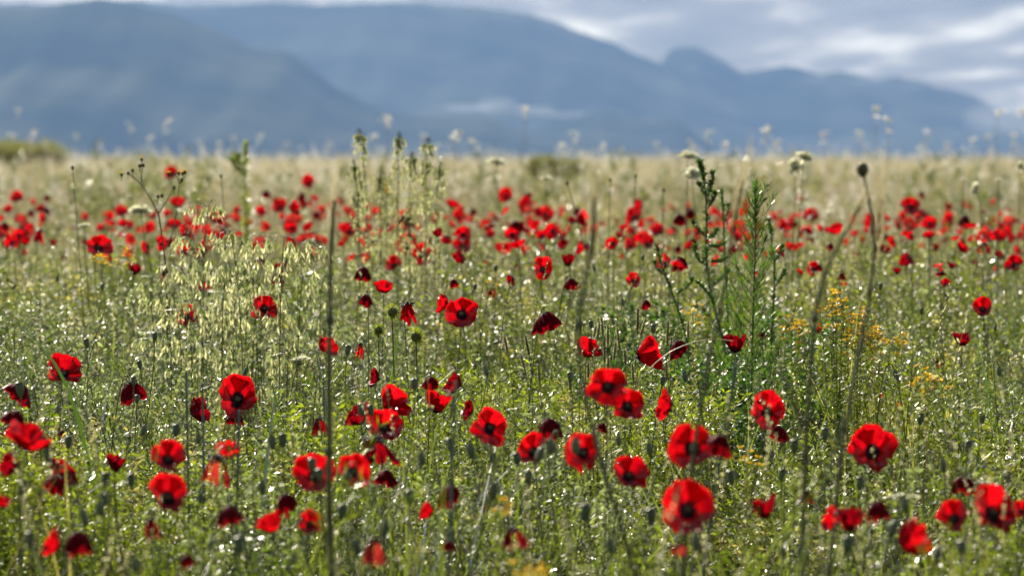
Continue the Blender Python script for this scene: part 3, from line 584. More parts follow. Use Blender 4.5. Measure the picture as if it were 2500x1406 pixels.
# x, y, width, height (photo pixels), pose, tone, what singles it out, optional depth
BIG = [
(70,1063,118,78,'B','red','wide bright orange-red poppy bowl tilted open at the left edge',8.0,.35),
(30,1024,62,46,'N','dark','shade-toned red poppy pushed behind the wide bright bowl at the left edge',8.8),
(20,1130,50,72,'L','dark','dark hanging poppy under the wide bright bowl at the left edge',8.4),
(39,966,64,66,'N','dark','crumpled dark poppy with a bright lower petal near the left edge',10.4,-.4),
(158,897,84,72,'G','red','bright open poppy crossed by a broad green grass blade',10.6,.2),
(326,962,66,62,'N','dark','round shade-toned red poppy hood with a seed head in front',11.0),
(581,966,92,112,'F','red','large open scarlet poppy beside two blue-green stems',10.2,.15),
(487,1000,50,68,'R','dark','dark sideways poppy between two blue-green stems',10.6),
(573,1022,44,34,'N','dark','small shade-toned red poppy tucked under the large open scarlet one',10.8),
(411,1112,84,80,'G','red','bright orange-red poppy stacked above another on the front left',8.2,.25),
(410,1205,84,112,'G','red','torn bright poppy with dark heart directly below the stacked orange-red one',7.9,.2),
(158,1150,68,72,'R','dark','shade-toned red poppy with a glowing right-hand rim',8.6),
(130,1184,46,70,'N','dark','dark hanging poppy below the one with the glowing rim',8.3),
(283,1130,42,58,'C','dark','narrow dark red poppy cup standing alone at front left',8.8),
(556,1098,66,50,'B','red','red poppy bowl crossed by a blue-green stem',9.0),
(530,1150,76,82,'W','faded','withering brown-pink poppy shedding its petals',8.3),
(563,1262,46,92,'N','dark','long drooping poppy with a scarlet tip',7.7),
(377,1292,46,60,'W','dark','shrivelled plum-coloured poppy low on the left',7.6),
(122,1320,52,70,'L','red','bright red half poppy low in the left corner',7.4),
(192,1330,58,88,'N','dark','nearly black drooping poppy with scarlet skirt in the left corner',7.2),
(5,1225,30,46,'B','red','orange poppy cut off by the left edge low down',8.0),
(458,1372,28,60,'N','dark','thin closed plum poppy at the bottom left',7.0),
(657,1272,66,60,'B','red','fan-shaped red poppy with a dark fold at front centre left',7.9,-.3),
(704,1236,50,70,'N','dark','dark oval poppy hood above the fan-shaped one',7.9),
(757,1272,54,62,'G','red','bright red poppy right of the dark oval hood',7.9),
(768,1152,112,94,'F','red','broad double-lobed scarlet poppy behind the tall dark stalk',8.2,-.1),
(865,1148,78,86,'F','red','scarlet poppy with dark right side next to the tall dark stalk',8.4,.35),
(930,1103,98,82,'W','dark','ragged dark red poppy directly below the upright bright one',8.8),
(942,1170,50,66,'N','dark','plump closed red poppy under the ragged dark one',8.5),
(940,1036,94,76,'G','red','upright bright poppy with a pale green seed head in front',9.5,.1),
(874,1010,62,62,'B','dark','dark red folded fan poppy touching the upright bright one',9.6,-.4),
(970,975,82,74,'R','red','glossy red poppy turned sideways with wet dark edge',10.1),
(1072,980,60,66,'C','red','tall red poppy cup left of a blurred pale stem',9.8,.25),
(1102,936,56,50,'L','dark','curved shade-toned red poppy above the tall red cup',10.0),
(1050,938,44,38,'N','dark','shade-toned red poppy half hidden by leaves',10.8),
(913,922,30,50,'L','dark','small dark folded poppy among the bright bedstraw',11.5),
(782,1042,42,50,'W','dark','knotted dark drooping poppy just left of the tall dark stalk',9.6),
(1192,1042,92,98,'F','red','big open poppy with dark heart at the middle of the meadow',9.3,.25),
(1142,1000,26,62,'L','dark','slim shade-toned red poppy behind the big open one in the middle',9.8),
(1295,1092,66,80,'G','red','red poppy with a hanging pod in front of it',8.9,-.2),
(1345,1052,58,70,'N','dark','dark hanging poppy right behind the one with the hanging pod',9.2),
(1420,1105,88,98,'F','red','bright facing poppy with bud shapes crossing it at front centre',8.3,.1),
(1480,945,106,92,'F','red','largest blurred scarlet poppy of the middle pair',8.2,-.05),
(1532,984,82,78,'F','red','lower right scarlet poppy of the middle pair',8.8,.2),
(1620,986,42,80,'L','red','narrow vertical red poppy seen edge-on',9.4),
(1588,860,70,86,'R','red','tall scarlet poppy behind the foxtail spikes',11.2),
(1658,856,44,52,'N','dark','round shade-toned red poppy right of the foxtail spikes',11.4),
(1793,838,46,62,'C','dark','shade-toned red tulip-shaped poppy with ragged top edge',11.7),
(1440,847,66,52,'B','red','glossy scarlet bowl poppy among the foxtail spikes',11.5,.15),
(1335,790,68,68,'N','dark','velvety shade-toned red hood poppy with an upturned left corner',11.8,.3),
(1127,762,82,74,'F','red','crisp scarlet disc poppy with a black knob in its heart',11.8,0.0),
(1079,740,32,52,'L','red','triangular red poppy side-on beside the crisp disc',12.6),
(1006,768,58,62,'W','red','ragged hanging scarlet poppy beside the spiny burs',12.2),
(935,700,50,34,'B','red','low wide scarlet poppy bowl above the spiny burs',13.6),
(892,735,38,34,'N','dark','small dark red poppy left of the spiny burs',13.0),
(802,843,48,50,'R','red','red poppy crossed by the tall dark stalk',12.0),
(877,858,24,44,'W','red','tattered little red poppy beside a flat green blade',11.8),
(647,750,66,58,'F','red','red poppy screened by hanging oat spikelets on their right',13.4),
(457,768,52,54,'G','red','red poppy low behind the left side of the oats',13.6),
(886,670,44,40,'N','dark','wine-red nodding poppy with scarlet hem',15.0),
(1875,1000,88,98,'F','red','large two-tier scarlet poppy on the right with a bud before it',9.4,.1),
(1902,1060,54,46,'N','dark','dark poppy with scarlet scraps under the two-tier scarlet one',9.6),
(1688,1088,118,108,'F','red','wide blurred poppy behind a tall blurred stem',8.0,-.2),
(1757,1090,64,62,'N','dark','purple-black closed poppy overlapping the wide blurred one',7.6),
(1543,1152,92,78,'G','red','red poppy with folded petals at front centre right',8.4,.2),
(1680,1236,128,134,'F','red','biggest scarlet poppy with a large black heart at the front',7.5,.1),
(1657,1342,46,34,'W','faded','faded red petals low beneath the biggest poppy',7.0),
(1863,1237,62,66,'C','dark','dark red closed cup right of the biggest poppy',7.9),
(2133,1094,128,118,'F','red','big wavy-petalled poppy with black blotches and a stem before it',8.9,-.05),
(2355,1187,62,50,'N','dark','round dark hood poppy with a wet shining rim',9.0),
(2325,1258,86,78,'G','red','red poppy under the round dark hood',8.0),
(2428,1240,104,118,'G','red','large tumbled scarlet poppy near the right edge',7.8,.3),
(2235,1308,86,98,'R','red','scarlet poppy striped by stems low on the right',7.4),
(2030,1262,52,66,'L','red','bright left half of the front right poppy pair',7.9),
(2075,1268,62,78,'C','dark','deep red right half of the front right poppy pair',7.8),
(2145,1253,50,80,'N','dark','almost black upright oval poppy bud with red tip',7.8),
(1968,1215,34,46,'N','dark','small dark poppy crossed by the tall branched stalk',8.6),
(2496,1242,30,44,'G','red','scarlet poppy cut off by the right edge',8.2),
(1096,1214,46,80,'N','dark','tall dark drooping poppy at front centre',8.1),
(1040,1245,36,46,'L','red','small red poppy low left of the tall drooping one',8.1),
(915,1350,56,78,'W','faded','limp faded red poppy at the bottom centre',7.1),
(1095,1332,28,36,'N','dark','tiny dark red poppy at the bottom centre',7.4),
(1258,1315,64,62,'W','dark','wilted near-black poppy at the bottom centre right',7.3),
(1467,1045,26,32,'N','dark','small dark poppy under the middle pair',9.4),
(2398,748,48,50,'G','red','single bright poppy above the plain green on the right',14.0,-.2),
(2348,828,40,38,'B','dark','dark red poppy behind a dry grass sprig on the right',13.0),
(2286,885,24,36,'N','dark','tiny plum poppy between yellow blooms and the dry sprig',13.0),
(2475,642,48,42,'G','red','bright poppy at the right edge with a black heart',16.5,-.2),
(1203,715,26,26,'W','dark','small poppy losing petals below a yellow floret',14.5),
(1396,695,36,40,'N','dark','dark pinkish poppy behind a slanting sprig',14.0),
(1578,745,24,28,'N','dark','tiny blackish poppy above the foxtail spikes',14.0),
(1866,818,30,16,'N','dark','flat shade-toned red poppy scrap right of the tulip-shaped one',13.0),
(2000,803,16,30,'R','red','sliver of red poppy left of the yellow bloom cluster',12.6),
(1326,655,46,58,'F','red','red poppy disc crossed by a slanting sprig',15.2,.2),
(1387,635,28,40,'C','dark','diamond-shaped dark red poppy right of the slanting sprig',15.5),
(1661,646,36,46,'N','dark','dark hood poppy with scarlet lower lip left of the bristly weed',15.5),
(1546,683,38,40,'G','red','red poppy crossed by a small leafy sprig',14.6),
(328,655,34,38,'C','dark','dark red poppy cup between the yellow-flowered weed and the left edge',15.8),
(243,600,68,54,'G','red','large scarlet poppy bowl on the left above small yellow flowers',15.0,.35),
]
MID = [ # far band: x, y, w, h, pose, tone (r red, d dark, f faded)
(405,672,26,30,'N','d'),(498,698,38,24,'W','r'),(766,612,20,36,'W','f'),(688,655,42,32,'B','d'),(678,680,34,32,'N','d'),(630,608,36,36,'G','r'),(632,637,30,30,'N','d'),
(1030,620,62,56,'F','r'),(991,596,56,56,'F','r'),(961,641,42,40,'G','r'),(1110,693,22,28,'N','d'),(1126,597,50,46,'G','r'),(1230,606,44,38,'B','r'),(1235,476,36,38,'F','r'),
(1283,498,38,42,'G','r'),(1290,478,26,16,'N','d'),(1331,523,42,42,'F','r'),(1260,558,38,38,'N','d'),(1108,498,38,24,'B','r'),(1122,526,36,34,'G','r'),(1155,519,18,24,'N','d'),
(753,443,34,38,'F','r'),(418,421,36,34,'F','r'),(41,480,34,30,'F','r'),(19,511,26,26,'G','r'),(50,535,32,26,'G','r'),(66,562,40,36,'G','r'),(95,578,28,40,'W','r'),(60,587,34,26,'B','r'),
(8,556,22,36,'N','d'),(97,507,18,32,'C','d'),(115,485,18,20,'N','d'),(113,515,18,26,'N','d'),(76,521,20,18,'N','d'),(130,592,16,28,'C','d'),(208,530,20,24,'G','r'),(297,515,34,30,'F','r'),
(262,536,16,22,'L','r'),(316,550,24,24,'G','r'),(298,573,30,20,'W','f'),(340,560,20,18,'W','f'),(368,556,22,20,'W','f'),(276,562,20,18,'W','f'),(435,494,44,28,'B','r'),(480,529,20,30,'L','r'),
(525,523,30,44,'R','r'),(578,513,22,20,'G','r'),(449,608,42,42,'G','r'),(541,583,36,32,'G','r'),(545,570,24,24,'N','d'),(415,588,26,18,'W','f'),(545,545,30,26,'W','d'),(410,548,18,18,'N','d'),
(683,502,36,36,'F','r'),(719,507,28,42,'R','r'),(707,553,30,38,'F','r'),(722,535,22,24,'R','d'),(768,484,24,16,'B','r'),(740,500,20,24,'G','r'),(757,497,16,22,'W','r'),(735,483,22,26,'N','d'),
(775,528,24,24,'N','d'),(790,528,18,20,'W','f'),(650,475,24,22,'N','d'),(672,490,20,20,'W','f'),(825,491,34,20,'W','f'),(804,500,16,18,'W','f'),(866,508,20,24,'N','d'),(858,525,24,24,'B','r'),
(851,562,34,46,'G','r'),(842,582,20,20,'G','r'),(877,545,14,42,'C','d'),(991,538,30,46,'N','d'),(998,513,10,18,'C','r'),(920,592,30,20,'N','d'),(908,566,16,22,'L','r'),(930,567,16,20,'G','r'),
(890,580,14,18,'W','r'),(948,556,20,24,'N','d'),(1066,567,14,50,'C','d'),(1034,565,14,22,'W','f'),(1118,567,34,20,'W','f'),(1422,532,34,44,'R','r'),(1410,518,30,22,'N','d'),(1428,560,18,36,'W','r'),
(1547,526,42,44,'G','r'),(1533,568,36,36,'F','r'),(1540,598,30,36,'G','r'),(1580,589,34,42,'G','r'),(1598,562,28,30,'B','r'),(1660,538,26,42,'N','d'),(1685,526,24,36,'N','d'),(1643,562,24,22,'N','d'),
(1735,548,24,22,'W','r'),(1752,540,16,20,'W','r'),(1690,596,34,34,'N','d'),(1703,578,22,16,'B','r'),(1728,575,16,14,'G','r'),(1816,514,28,34,'L','r'),(1806,553,30,34,'F','r'),(1820,573,22,26,'W','r'),
(1919,550,30,32,'F','r'),(1925,571,24,18,'W','r'),(1900,548,18,18,'W','f'),(1940,550,20,20,'N','d'),(1980,525,42,36,'G','r'),(2036,558,48,30,'B','r'),(1935,603,44,24,'B','r'),(2027,603,22,26,'N','d'),
(2120,533,28,30,'L','r'),(2085,570,24,24,'B','r'),(2106,586,14,18,'G','r'),(2140,563,20,28,'N','d'),(2222,503,50,42,'F','r'),(2251,522,38,26,'B','d'),(2222,548,38,38,'G','r'),(2243,540,24,26,'R','r'),
(2269,536,26,32,'W','r'),(2276,562,18,24,'W','r'),(2250,477,18,22,'N','d'),(2318,505,18,24,'C','d'),(2314,547,26,20,'B','d'),(2355,543,32,38,'N','d'),(2345,567,26,22,'W','f'),(2405,577,44,40,'F','r'),
(2400,606,36,30,'W','r'),(2372,583,24,18,'B','r'),(2399,552,20,14,'N','d'),(2440,622,26,24,'B','d'),(2456,552,16,14,'W','f'),(2160,607,36,24,'B','d'),(2208,636,28,28,'G','r'),(1985,655,30,36,'F','r'),
(1955,663,18,16,'B','r'),(1999,655,16,22,'N','d'),(2190,661,14,32,'C','d'),(2325,648,18,26,'C','d'),(2298,662,10,34,'L','r'),(2309,690,16,16,'G','r'),(2055,676,22,22,'N','d'),(2060,692,16,12,'W','r'),
(1188,546,30,26,'B','r'),(1197,570,26,22,'G','r'),(1213,533,18,22,'W','d'),(1300,572,28,28,'G','r'),(1288,563,20,24,'R','r'),(1258,585,24,20,'G','r'),(1283,604,26,22,'W','r'),(1345,560,22,22,'W','r'),
(1371,575,26,26,'G','r'),(1360,549,18,18,'W','f'),(1472,546,20,16,'W','f'),(1430,603,16,28,'N','d'),(1370,590,22,16,'N','d'),(1240,545,20,16,'W','f'),(1610,600,18,20,'W','f'),(1630,605,14,14,'W','r'),
(1518,625,14,16,'W','f'),(2180,583,16,18,'W','f'),(2165,580,16,20,'N','d'),(2208,588,14,14,'W','f'),(28,745,14,14,'W','f'),(15,748,12,12,'W','f'),(155,630,14,14,'N','d'),(205,590,16,18,'N','d'),
(60,615,16,18,'W','f'),(1935,820,16,26,'R','r'),(1950,845,12,14,'G','r'),(1948,828,20,12,'N','d'),(1655,610,16,22,'N','d'),(1760,595,18,16,'W','f'),(1870,620,14,16,'W','f'),(1480,600,14,16,'W','f'),
(1090,530,18,16,'W','f'),(1050,590,16,20,'W','d'),(640,545,16,16,'W','f'),(600,548,16,14,'N','d'),(575,540,14,14,'W','f'),(500,560,16,18,'W','d'),(240,560,14,12,'W','f'),(180,555,14,14,'W','d'),
(2430,655,14,14,'W','f'),(2250,600,16,16,'W','f'),(2380,640,14,18,'W','d'),(2090,620,14,14,'W','f'),(1850,668,12,12,'W','f'),(1262,650,12,14,'W','d'),(1185,640,12,12,'W','f'),(700,600,14,14,'W','f'),
(2146,965,20,20,'W','f'),(2195,990,24,30,'W','f'),(2162,1100,16,20,'W','d'),(150,1060,20,22,'N','d'),(1320,1040,14,18,'W','d'),(1655,860,20,20,'W','f'),
]
LMK = [("the left edge", 0, 520), ("the yellow-flowered branching weed", 385, 520), ("the drooping oats", 580, 640), ("the solitary high poppy", 753, 470), ("the tall rear oats", 960, 470),
       ("the crisp disc poppy", 1127, 720), ("the slanting sprig", 1340, 600), ("the blurred bearded grass ear", 1450, 560), ("the bristly branched weed", 1720, 540), ("the feathery green weed", 1850, 600),
       ("the leaning wild barley", 2110, 540), ("the bright pair of high poppies", 2222, 525), ("the right edge", 2500, 560)]
ORD = ['', 'second ', 'third ', 'fourth ', 'fifth ', 'sixth ', 'seventh ', 'eighth ', 'ninth ', 'tenth ', 'eleventh ', 'twelfth ']
def place_words(x, y, lm=LMK):
    n, lx, ly = min(lm, key=lambda q: math.hypot(x - q[1], (y - q[2]) * 1.0))
    dx, dy = x - lx, y - ly
    hor = '' if abs(dx) < 22 else ('left of ' if dx < 0 else 'right of ')
    dist = math.hypot(dx, dy); far = 'just ' if dist < 55 else ('' if dist < 120 else 'well ')
    ver = 'level with ' if abs(dy) < 16 else ('above and ' if dy < 0 else 'below and ') if hor else ('above ' if dy < 0 else 'below ')
    if hor and ver == 'level with ': ver = ''
    return (far + ver + hor + n).strip()
USED = {}
def uniq_labels(items, lm=LMK):
    """items: list of (x, y, text) -> labels; alike ones are told apart by their order from left to right"""
    key = {}
    for i, (x, y, tx) in enumerate(items): key.setdefault(tx + ' ' + place_words(x, y, lm), []).append((x, i))
    out = [None] * len(items)
    for k, l in key.items():
        l.sort()
        for n, (x, i) in enumerate(l):
            out[i] = k if len(l) == 1 else ('leftmost ' if n == 0 else ('rightmost ' if n == len(l) - 1 else ORD[n])) + k
    return out
POSE = {'F': 'open', 'G': 'half-open', 'B': 'bowl-shaped', 'C': 'cupped', 'N': 'nodding', 'L': 'left-facing', 'R': 'right-facing', 'W': 'wilting', 'H': 'hanging'}
TONE = {'r': 'scarlet', 'd': 'shade-toned red', 'f': 'faded pink-red'}
lab = uniq_labels([(m[0], m[1], ('tiny ' if max(m[2:4]) < 24 else 'small ' if max(m[2:4]) < 38 else 'mid-sized ') + TONE[m[5]] + ' ' + POSE[m[4]] + ' poppy') for m in MID])
GP = 'red poppies scattered through the meadow'
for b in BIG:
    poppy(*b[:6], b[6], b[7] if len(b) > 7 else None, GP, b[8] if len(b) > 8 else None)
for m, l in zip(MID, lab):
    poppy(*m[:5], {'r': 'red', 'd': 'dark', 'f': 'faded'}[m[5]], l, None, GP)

g = G(); gs = G()
DR = [60, 300, 440, 520, 700, 850, 1000, 1130, 1270, 1370, 1560, 1690, 1820, 1930, 2110, 2240, 2400, 2470]
for k in range(330):
    px, py = (rng.choice(DR) + rng.normal() * 38 if rng.random() < .65 else rng.uniform(-60, 2560)), rng.normal(553, 36)
    if py < 488: continue
    d = float(np.clip((.9 - rng.uniform(.50, .62)) * FPX / (py - 345), 15, 30)); c = P(px, py, d); s_ = rng.uniform(.016, .031)
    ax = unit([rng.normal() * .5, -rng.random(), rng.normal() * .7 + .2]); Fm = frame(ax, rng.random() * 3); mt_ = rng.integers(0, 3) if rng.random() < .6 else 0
    for q in range(4):
        gg = G(); petal(gg, q * pi / 2 + rng.uniform(-.2, .2), 1, 1.35, rng.uniform(.2, 1.0), 1.1, .1, 9000 + k * 4 + q, 7, 5); g.add(gg.v[0] @ Fm.T * s_ + c, gg.f[0], mt_, gg.uv[0])
    tube(gs, bez([c[0] + rng.uniform(-.05, .05), c[1], 0], [c[0], c[1], .2], c - ax * .03 - [0, 0, .08], c, 6), .0014, 3)
structure('distant_poppies', g.mesh('distant_poppies', ['petal', 'petal_shade', 'petal_faded']), 'stuff', 'small distant poppies too blurred to count behind the nearer ones')
structure('distant_poppy_stems', gs.mesh('distant_poppy_stems', ['stem']), 'stuff', 'thin stems of the distant poppies')

# ------------------------------------------------------------------ seed heads and buds
def pod(px, py, hpx, d, kind, label, group):
    c = P(px, py, d); s = hpx * d / FPX / 2; s = float(np.clip(s, .004, .013))
    base = np.array([c[0] + rng.uniform(-.05, .05), c[1] + rng.uniform(-.04, .06), 0.])
    root = thing('poppy_seed_head' if kind == 'pod' else 'poppy_bud', label, 'seed head' if kind == 'pod' else 'flower bud', base, group)
    if kind == 'pod':
        ax = unit([rng.uniform(-.15, .15), 0, 1]); w = s * .58; g = G()
        lathe(g, c, ax, [(.0012, -s), (w * .5, -s * .85), (w * .9, -s * .3), (w, s * .3), (w * .9, s * .68), (w * .85, s * .72)], 9)
        cp = part('capsule', g, ['pod'], root)
        g = G(); lathe(g, c, ax, [(w * .8, s * .72), (w * 1.12, s * .74), (w * 1.05, s * .84), (w * .4, s * .98), (0, s * 1.04)], 9); part('cap', g, ['stem_dark'], root)
        st = bez(base, base + [0, 0, c[2] * .5], c - ax * .12, c - ax * s, 9)
    else:
        ax = unit([rng.uniform(-.35, .35), -.1, -1]); w = s * .52; g = G()
        lathe(g, c, ax, [(.0012, -s), (w * .7, -s * .7), (w, -s * .1), (w * .85, s * .5), (w * .4, s * .9), (0, s)], 8); hairs(g, [c - ax * s, c, c + ax * s * .8], w, 46, .004, 1)
        part('bud_case', g, ['pod', 'hair'], root)
        k = rng.choice([-1, 1]); st = bez(base, base + [0, 0, c[2] * .7], c + [k * .03, 0, .075], c - ax * s, 15)
    g = G(); tube(g, st, .0010, 5); hairs(g, st, .001, 60, .003, 1)
    part('stem', g, ['stem', 'hair'], root)
PODS = [(211,838,24,11.3,'pod'),(378,822,22,11.6,'pod'),(341,890,22,11.4,'pod'),(326,930,24,10.8,'pod'),(849,855,26,11.8,'pod'),(1595,803,24,11.9,'pod'),(1443,792,20,12.2,'pod'),(1520,738,20,12.8,'bud'),
(144,1002,30,10.8,'bud'),(230,1022,30,10.8,'bud'),(1187,907,24,11.6,'bud'),(335,974,22,10.9,'pod'),(564,946,26,10.6,'pod'),(48,950,38,9.6,'pod'),(2188,915,28,11.5,'bud'),(883,1000,34,9.2,'pod'),
(905,1002,30,9.2,'pod'),(1012,938,30,9.8,'pod'),(1672,918,30,10.2,'bud'),(1618,930,24,11.0,'pod'),(2248,1022,30,10.6,'pod'),(1345,1090,46,8.3,'bud'),(1405,1090,44,8.0,'bud'),(485,1070,34,8.8,'bud'),
(118,1112,42,8.5,'bud'),(62,1085,30,8.9,'pod'),(168,1080,34,8.8,'pod'),(255,1215,40,7.9,'bud'),(258,1170,36,8.2,'pod'),(205,1262,44,7.6,'bud'),(72,1318,42,7.4,'pod'),(320,1172,34,8.4,'pod'),
(245,1242,40,7.8,'bud'),(490,1215,34,8.0,'bud'),(665,1078,42,8.6,'bud'),(690,1075,36,8.9,'pod'),(762,1135,36,8.0,'pod'),(845,1168,44,7.9,'bud'),(780,1160,34,7.9,'pod'),(1098,1085,34,8.8,'pod'),
(1150,1100,42,8.7,'bud'),(1205,1120,36,8.7,'bud'),(1262,1120,34,8.6,'pod'),(1360,1045,30,9.3,'pod'),(1318,1110,42,8.3,'bud'),(1590,1262,46,7.6,'pod'),(1430,1250,44,7.4,'pod'),(1700,1325,60,7.0,'bud'),
(2015,1060,34,9.2,'pod'),(2302,1135,34,9.0,'bud'),(2365,1090,32,9.4,'pod'),(2328,1090,34,9.3,'bud'),(2210,1235,38,8.2,'bud'),(2180,1290,44,7.7,'bud'),(2440,1200,40,8.0,'pod'),(2460,1165,34,8.6,'pod'),
(1910,1160,34,8.8,'pod'),(1955,1352,48,7.0,'bud'),(2350,1340,46,7.2,'pod'),(2290,1350,40,7.2,'bud'),(1785,1165,38,8.5,'pod'),(1940,1090,36,8.8,'pod'),(1585,1095,36,8.8,'bud'),(1510,1075,30,9.2,'bud'),
(1392,920,26,10.8,'pod'),(1290,1165,36,8.5,'pod'),(1030,1120,38,8.5,'bud'),(1000,1215,40,8.0,'pod'),(940,1290,44,7.5,'bud'),(835,1250,40,7.8,'pod'),(870,1335,46,7.2,'bud'),(640,1190,38,8.2,'bud'),
(585,1330,44,7.3,'pod'),(515,1330,40,7.3,'bud'),(330,1380,44,7.0,'bud'),(430,1050,32,9.2,'pod'),(350,1050,30,9.4,'bud'),(55,1190,38,8.2,'pod'),(1205,1200,38,8.2,'pod'),(2100,1180,36,8.6,'pod'),
(2398,1020,28,10.2,'pod'),(2440,905,26,11.4,'bud'),(2070,1330,46,7.2,'pod'),(1490,1330,46,7.2,'bud'),(1160,700,18,13.6,'bud'),(600,905,22,11.6,'bud'),(700,640,18,14.5,'pod'),(2150,700,18,14.0,'pod'),
(2250,760,18,13.4,'pod'),(2430,800,18,13.2,'bud'),(2310,725,18,13.6,'bud'),(1570,630,16,15.5,'pod'),(1450,655,16,15,'bud'),(1210,655,16,15,'pod'),(250,700,16,14,'pod'),(140,680,16,14.5,'bud')]
LM2 = [(b[6], b[0], b[1]) for b in BIG if max(b[2], b[3]) > 70]
LM2 = [(n, x, y) for n, x, y in [("the wide bowl poppy at the left edge",70,1063),("the poppy crossed by a broad blade",158,897),("the round hood poppy",326,962),("the scarlet poppy by the blue-green stems",581,971),
 ("the stacked orange-red poppies",411,1150),("the long drooping poppy with scarlet tip",563,1262),("the double-lobed poppy at the dark stalk",768,1152),("the upright bright poppy",940,1036),("the big open poppy mid-meadow",1192,1042),
 ("the facing poppy at front centre",1420,1105),("the middle poppy pair",1500,960),("the glossy bowl poppy",1440,847),("the velvety hood poppy",1335,790),("the crisp disc poppy",1127,762),("the tulip-shaped poppy",1793,838),
 ("the biggest black-hearted poppy",1680,1236),("the wide blurred poppy",1688,1088),("the two-tier poppy",1875,1000),("the wavy poppy with black blotches",2133,1094),("the tumbled poppy near the right edge",2428,1240),
 ("the almost black oval bud",2145,1253),("the single bright poppy at right",2398,748),("the faded limp poppy",915,1350),("the wilted near-black poppy",1258,1315),("the black drooping corner poppy",192,1330)]]
pl = uniq_labels([(p[0], p[1], ('blurred ' if p[3] < 9.3 else '') + ('grey-green seed head' if p[4] == 'pod' else 'hairy bud')) for p in PODS], LM2)
for p, l in zip(PODS, pl): pod(*p, l, 'poppy seed heads' if p[4] == 'pod' else 'nodding poppy buds')

# ------------------------------------------------------------------ foxtail spikes
FOX = [(1417,792,44,0),(1470,797,48,.1),(1461,808,40,-.15),(1453,806,30,-.2),(1484,817,50,0),(1476,850,70,0),(1510,827,60,.12),(1501,857,46,-.1),(1557,780,58,-.03),(1571,797,46,-.3),(1630,812,60,-.05),(1639,850,60,0),
       (1680,805,40,0),(1287,842,52,.2),(1277,885,50,.25),(1485,892,46,0),(1436,902,42,0),(1545,907,46,.06),(1235,838,42,.2),(1627,905,40,0),(1741,962,58,-.15),(1316,912,48,.08),(1391,930,46,.05),(1449,700+236,34,0),(1526,870,36,.05)]
fl = uniq_labels([(f[0], f[1], 'narrow brown-green bristly foxtail spike ') for f in FOX],
   [("the velvety hood poppy",1335,790),("the glossy bowl poppy",1440,847),("the tall scarlet poppy",1588,860),("the round shade-toned red poppy",1658,856),("the middle poppy pair",1500,960)])
for (px, py, hp, ln), lb in zip(FOX, fl):
    d = rng.uniform(11.2, 12.1); c = P(px, py, d); hh = hp * d / FPX / 2; ax = unit([-ln, 0, 1])
    base = np.array([c[0] + rng.uniform(-.03, .03), c[1] + rng.uniform(-.03, .03), 0.])
    root = thing('foxtail_grass', lb.replace('  ', ' '), 'grass stalk', base, 'foxtail spikes in the sharp middle of the meadow')
    g = G(); st = bez(base, base + [0, 0, c[2] * .5], c - ax * (hh + .08), c - ax * hh, 10); tube(g, st, .0007, 4); part('stem', g, ['stem_dark'], root)
    g = G(); r_ = .0027; lathe(g, c, ax, [(.0008, -hh), (r_ * .9, -hh * .85), (r_, 0), (r_ * .75, hh * .8), (.0004, hh)], 7)
    t = rng.uniform(-1, .96, 190); a = rng.random(190) * 2 * pi; dd = unit(np.stack([np.cos(a), np.sin(a), np.full(190, .7)], 1))
    pp = c + ax * (t * hh)[:, None] + np.stack([np.cos(a), np.sin(a), 0 * a], 1) * r_ * .8; leaves(g, pp, dd, .0030, .0005, 1); part('spike', g, ['spike', 'hair'], root)

# ------------------------------------------------------------------ oats
def oat_spikelet(G1, G2, p, s, dirn):
    """hanging spikelet: two glumes (G1) and a pale opened husk with awn (G2)"""
    a = unit(np.array([dirn, rng.uniform(-.3, .3), -1.0])); sd_ = unit(np.cross(a, [0, 1, .1]))
    for k in (-1, 1):
        leaves(G1, [p], [a + sd_ * .16 * k], s, s * .15, 0, .5); leaves(G2, [p + a * s * .3], [a + sd_ * .42 * k], s * .85, s * .13, 0, .5)
    leaves(G2, [p + a * s * .4], [a + sd_ * rng.uniform(-.3, .3)], s * 1.5, .00035, 0, 0)
def oat(tip_px, tip_py, foot_px, d, nsp, droop, label, s=.022, span=.45, group=None, up=False):
    tip = P(tip_px, tip_py, d); f = P(foot_px, 900, d); base = np.array([f[0], f[1], 0.])
    root = thing('wild_oat', label, 'oat plant', base, group)
    st = bez(base, base + [0, 0, tip[2] * .7], tip + [(-droop) * .6, 0, .01 if up else .05], tip, 22)
    g = G(); tube(g, st, np.linspace(.0017, .0006, 22), 5); G1 = G(); G2 = G(); pool = []
    for t in np.sort(1 - span + span * rng.random(nsp) ** (1.25 if up else 1.0)):
        q = along(st, [t])[0]; a = rng.uniform(-1, 1); l = (rng.uniform(.005, .024) if up else rng.uniform(.015, .085)) * (1.15 - (t - 1 + span) / span * .6)
        e_ = q + np.array([a * l, rng.uniform(-.6, .6) * l, l * .35 if up else rng.uniform(-.1, .3) * l]); e2 = e_ + [a * .004, 0, -.012]
        tube(g, np.array([q, (q + e_) / 2 + [0, 0, .006], e_, e2]), .0004, 3); oat_spikelet(G1, G2, e2, s * rng.uniform(.8, 1.15), a * .25); pool.append([e2]); pool.append([e2 - [0, 0, s]])
    part('stem', g, ['stem'], root); part('spikelets', G1, ['glume'], root, kind='stuff'); part('husks', G2, ['husk'], root, kind='stuff')
    g = G(); add_dew(g, pool, 14, .0008, .0016, 0); part('dew_drops', g, ['dew'], root, smooth=False, kind='stuff')
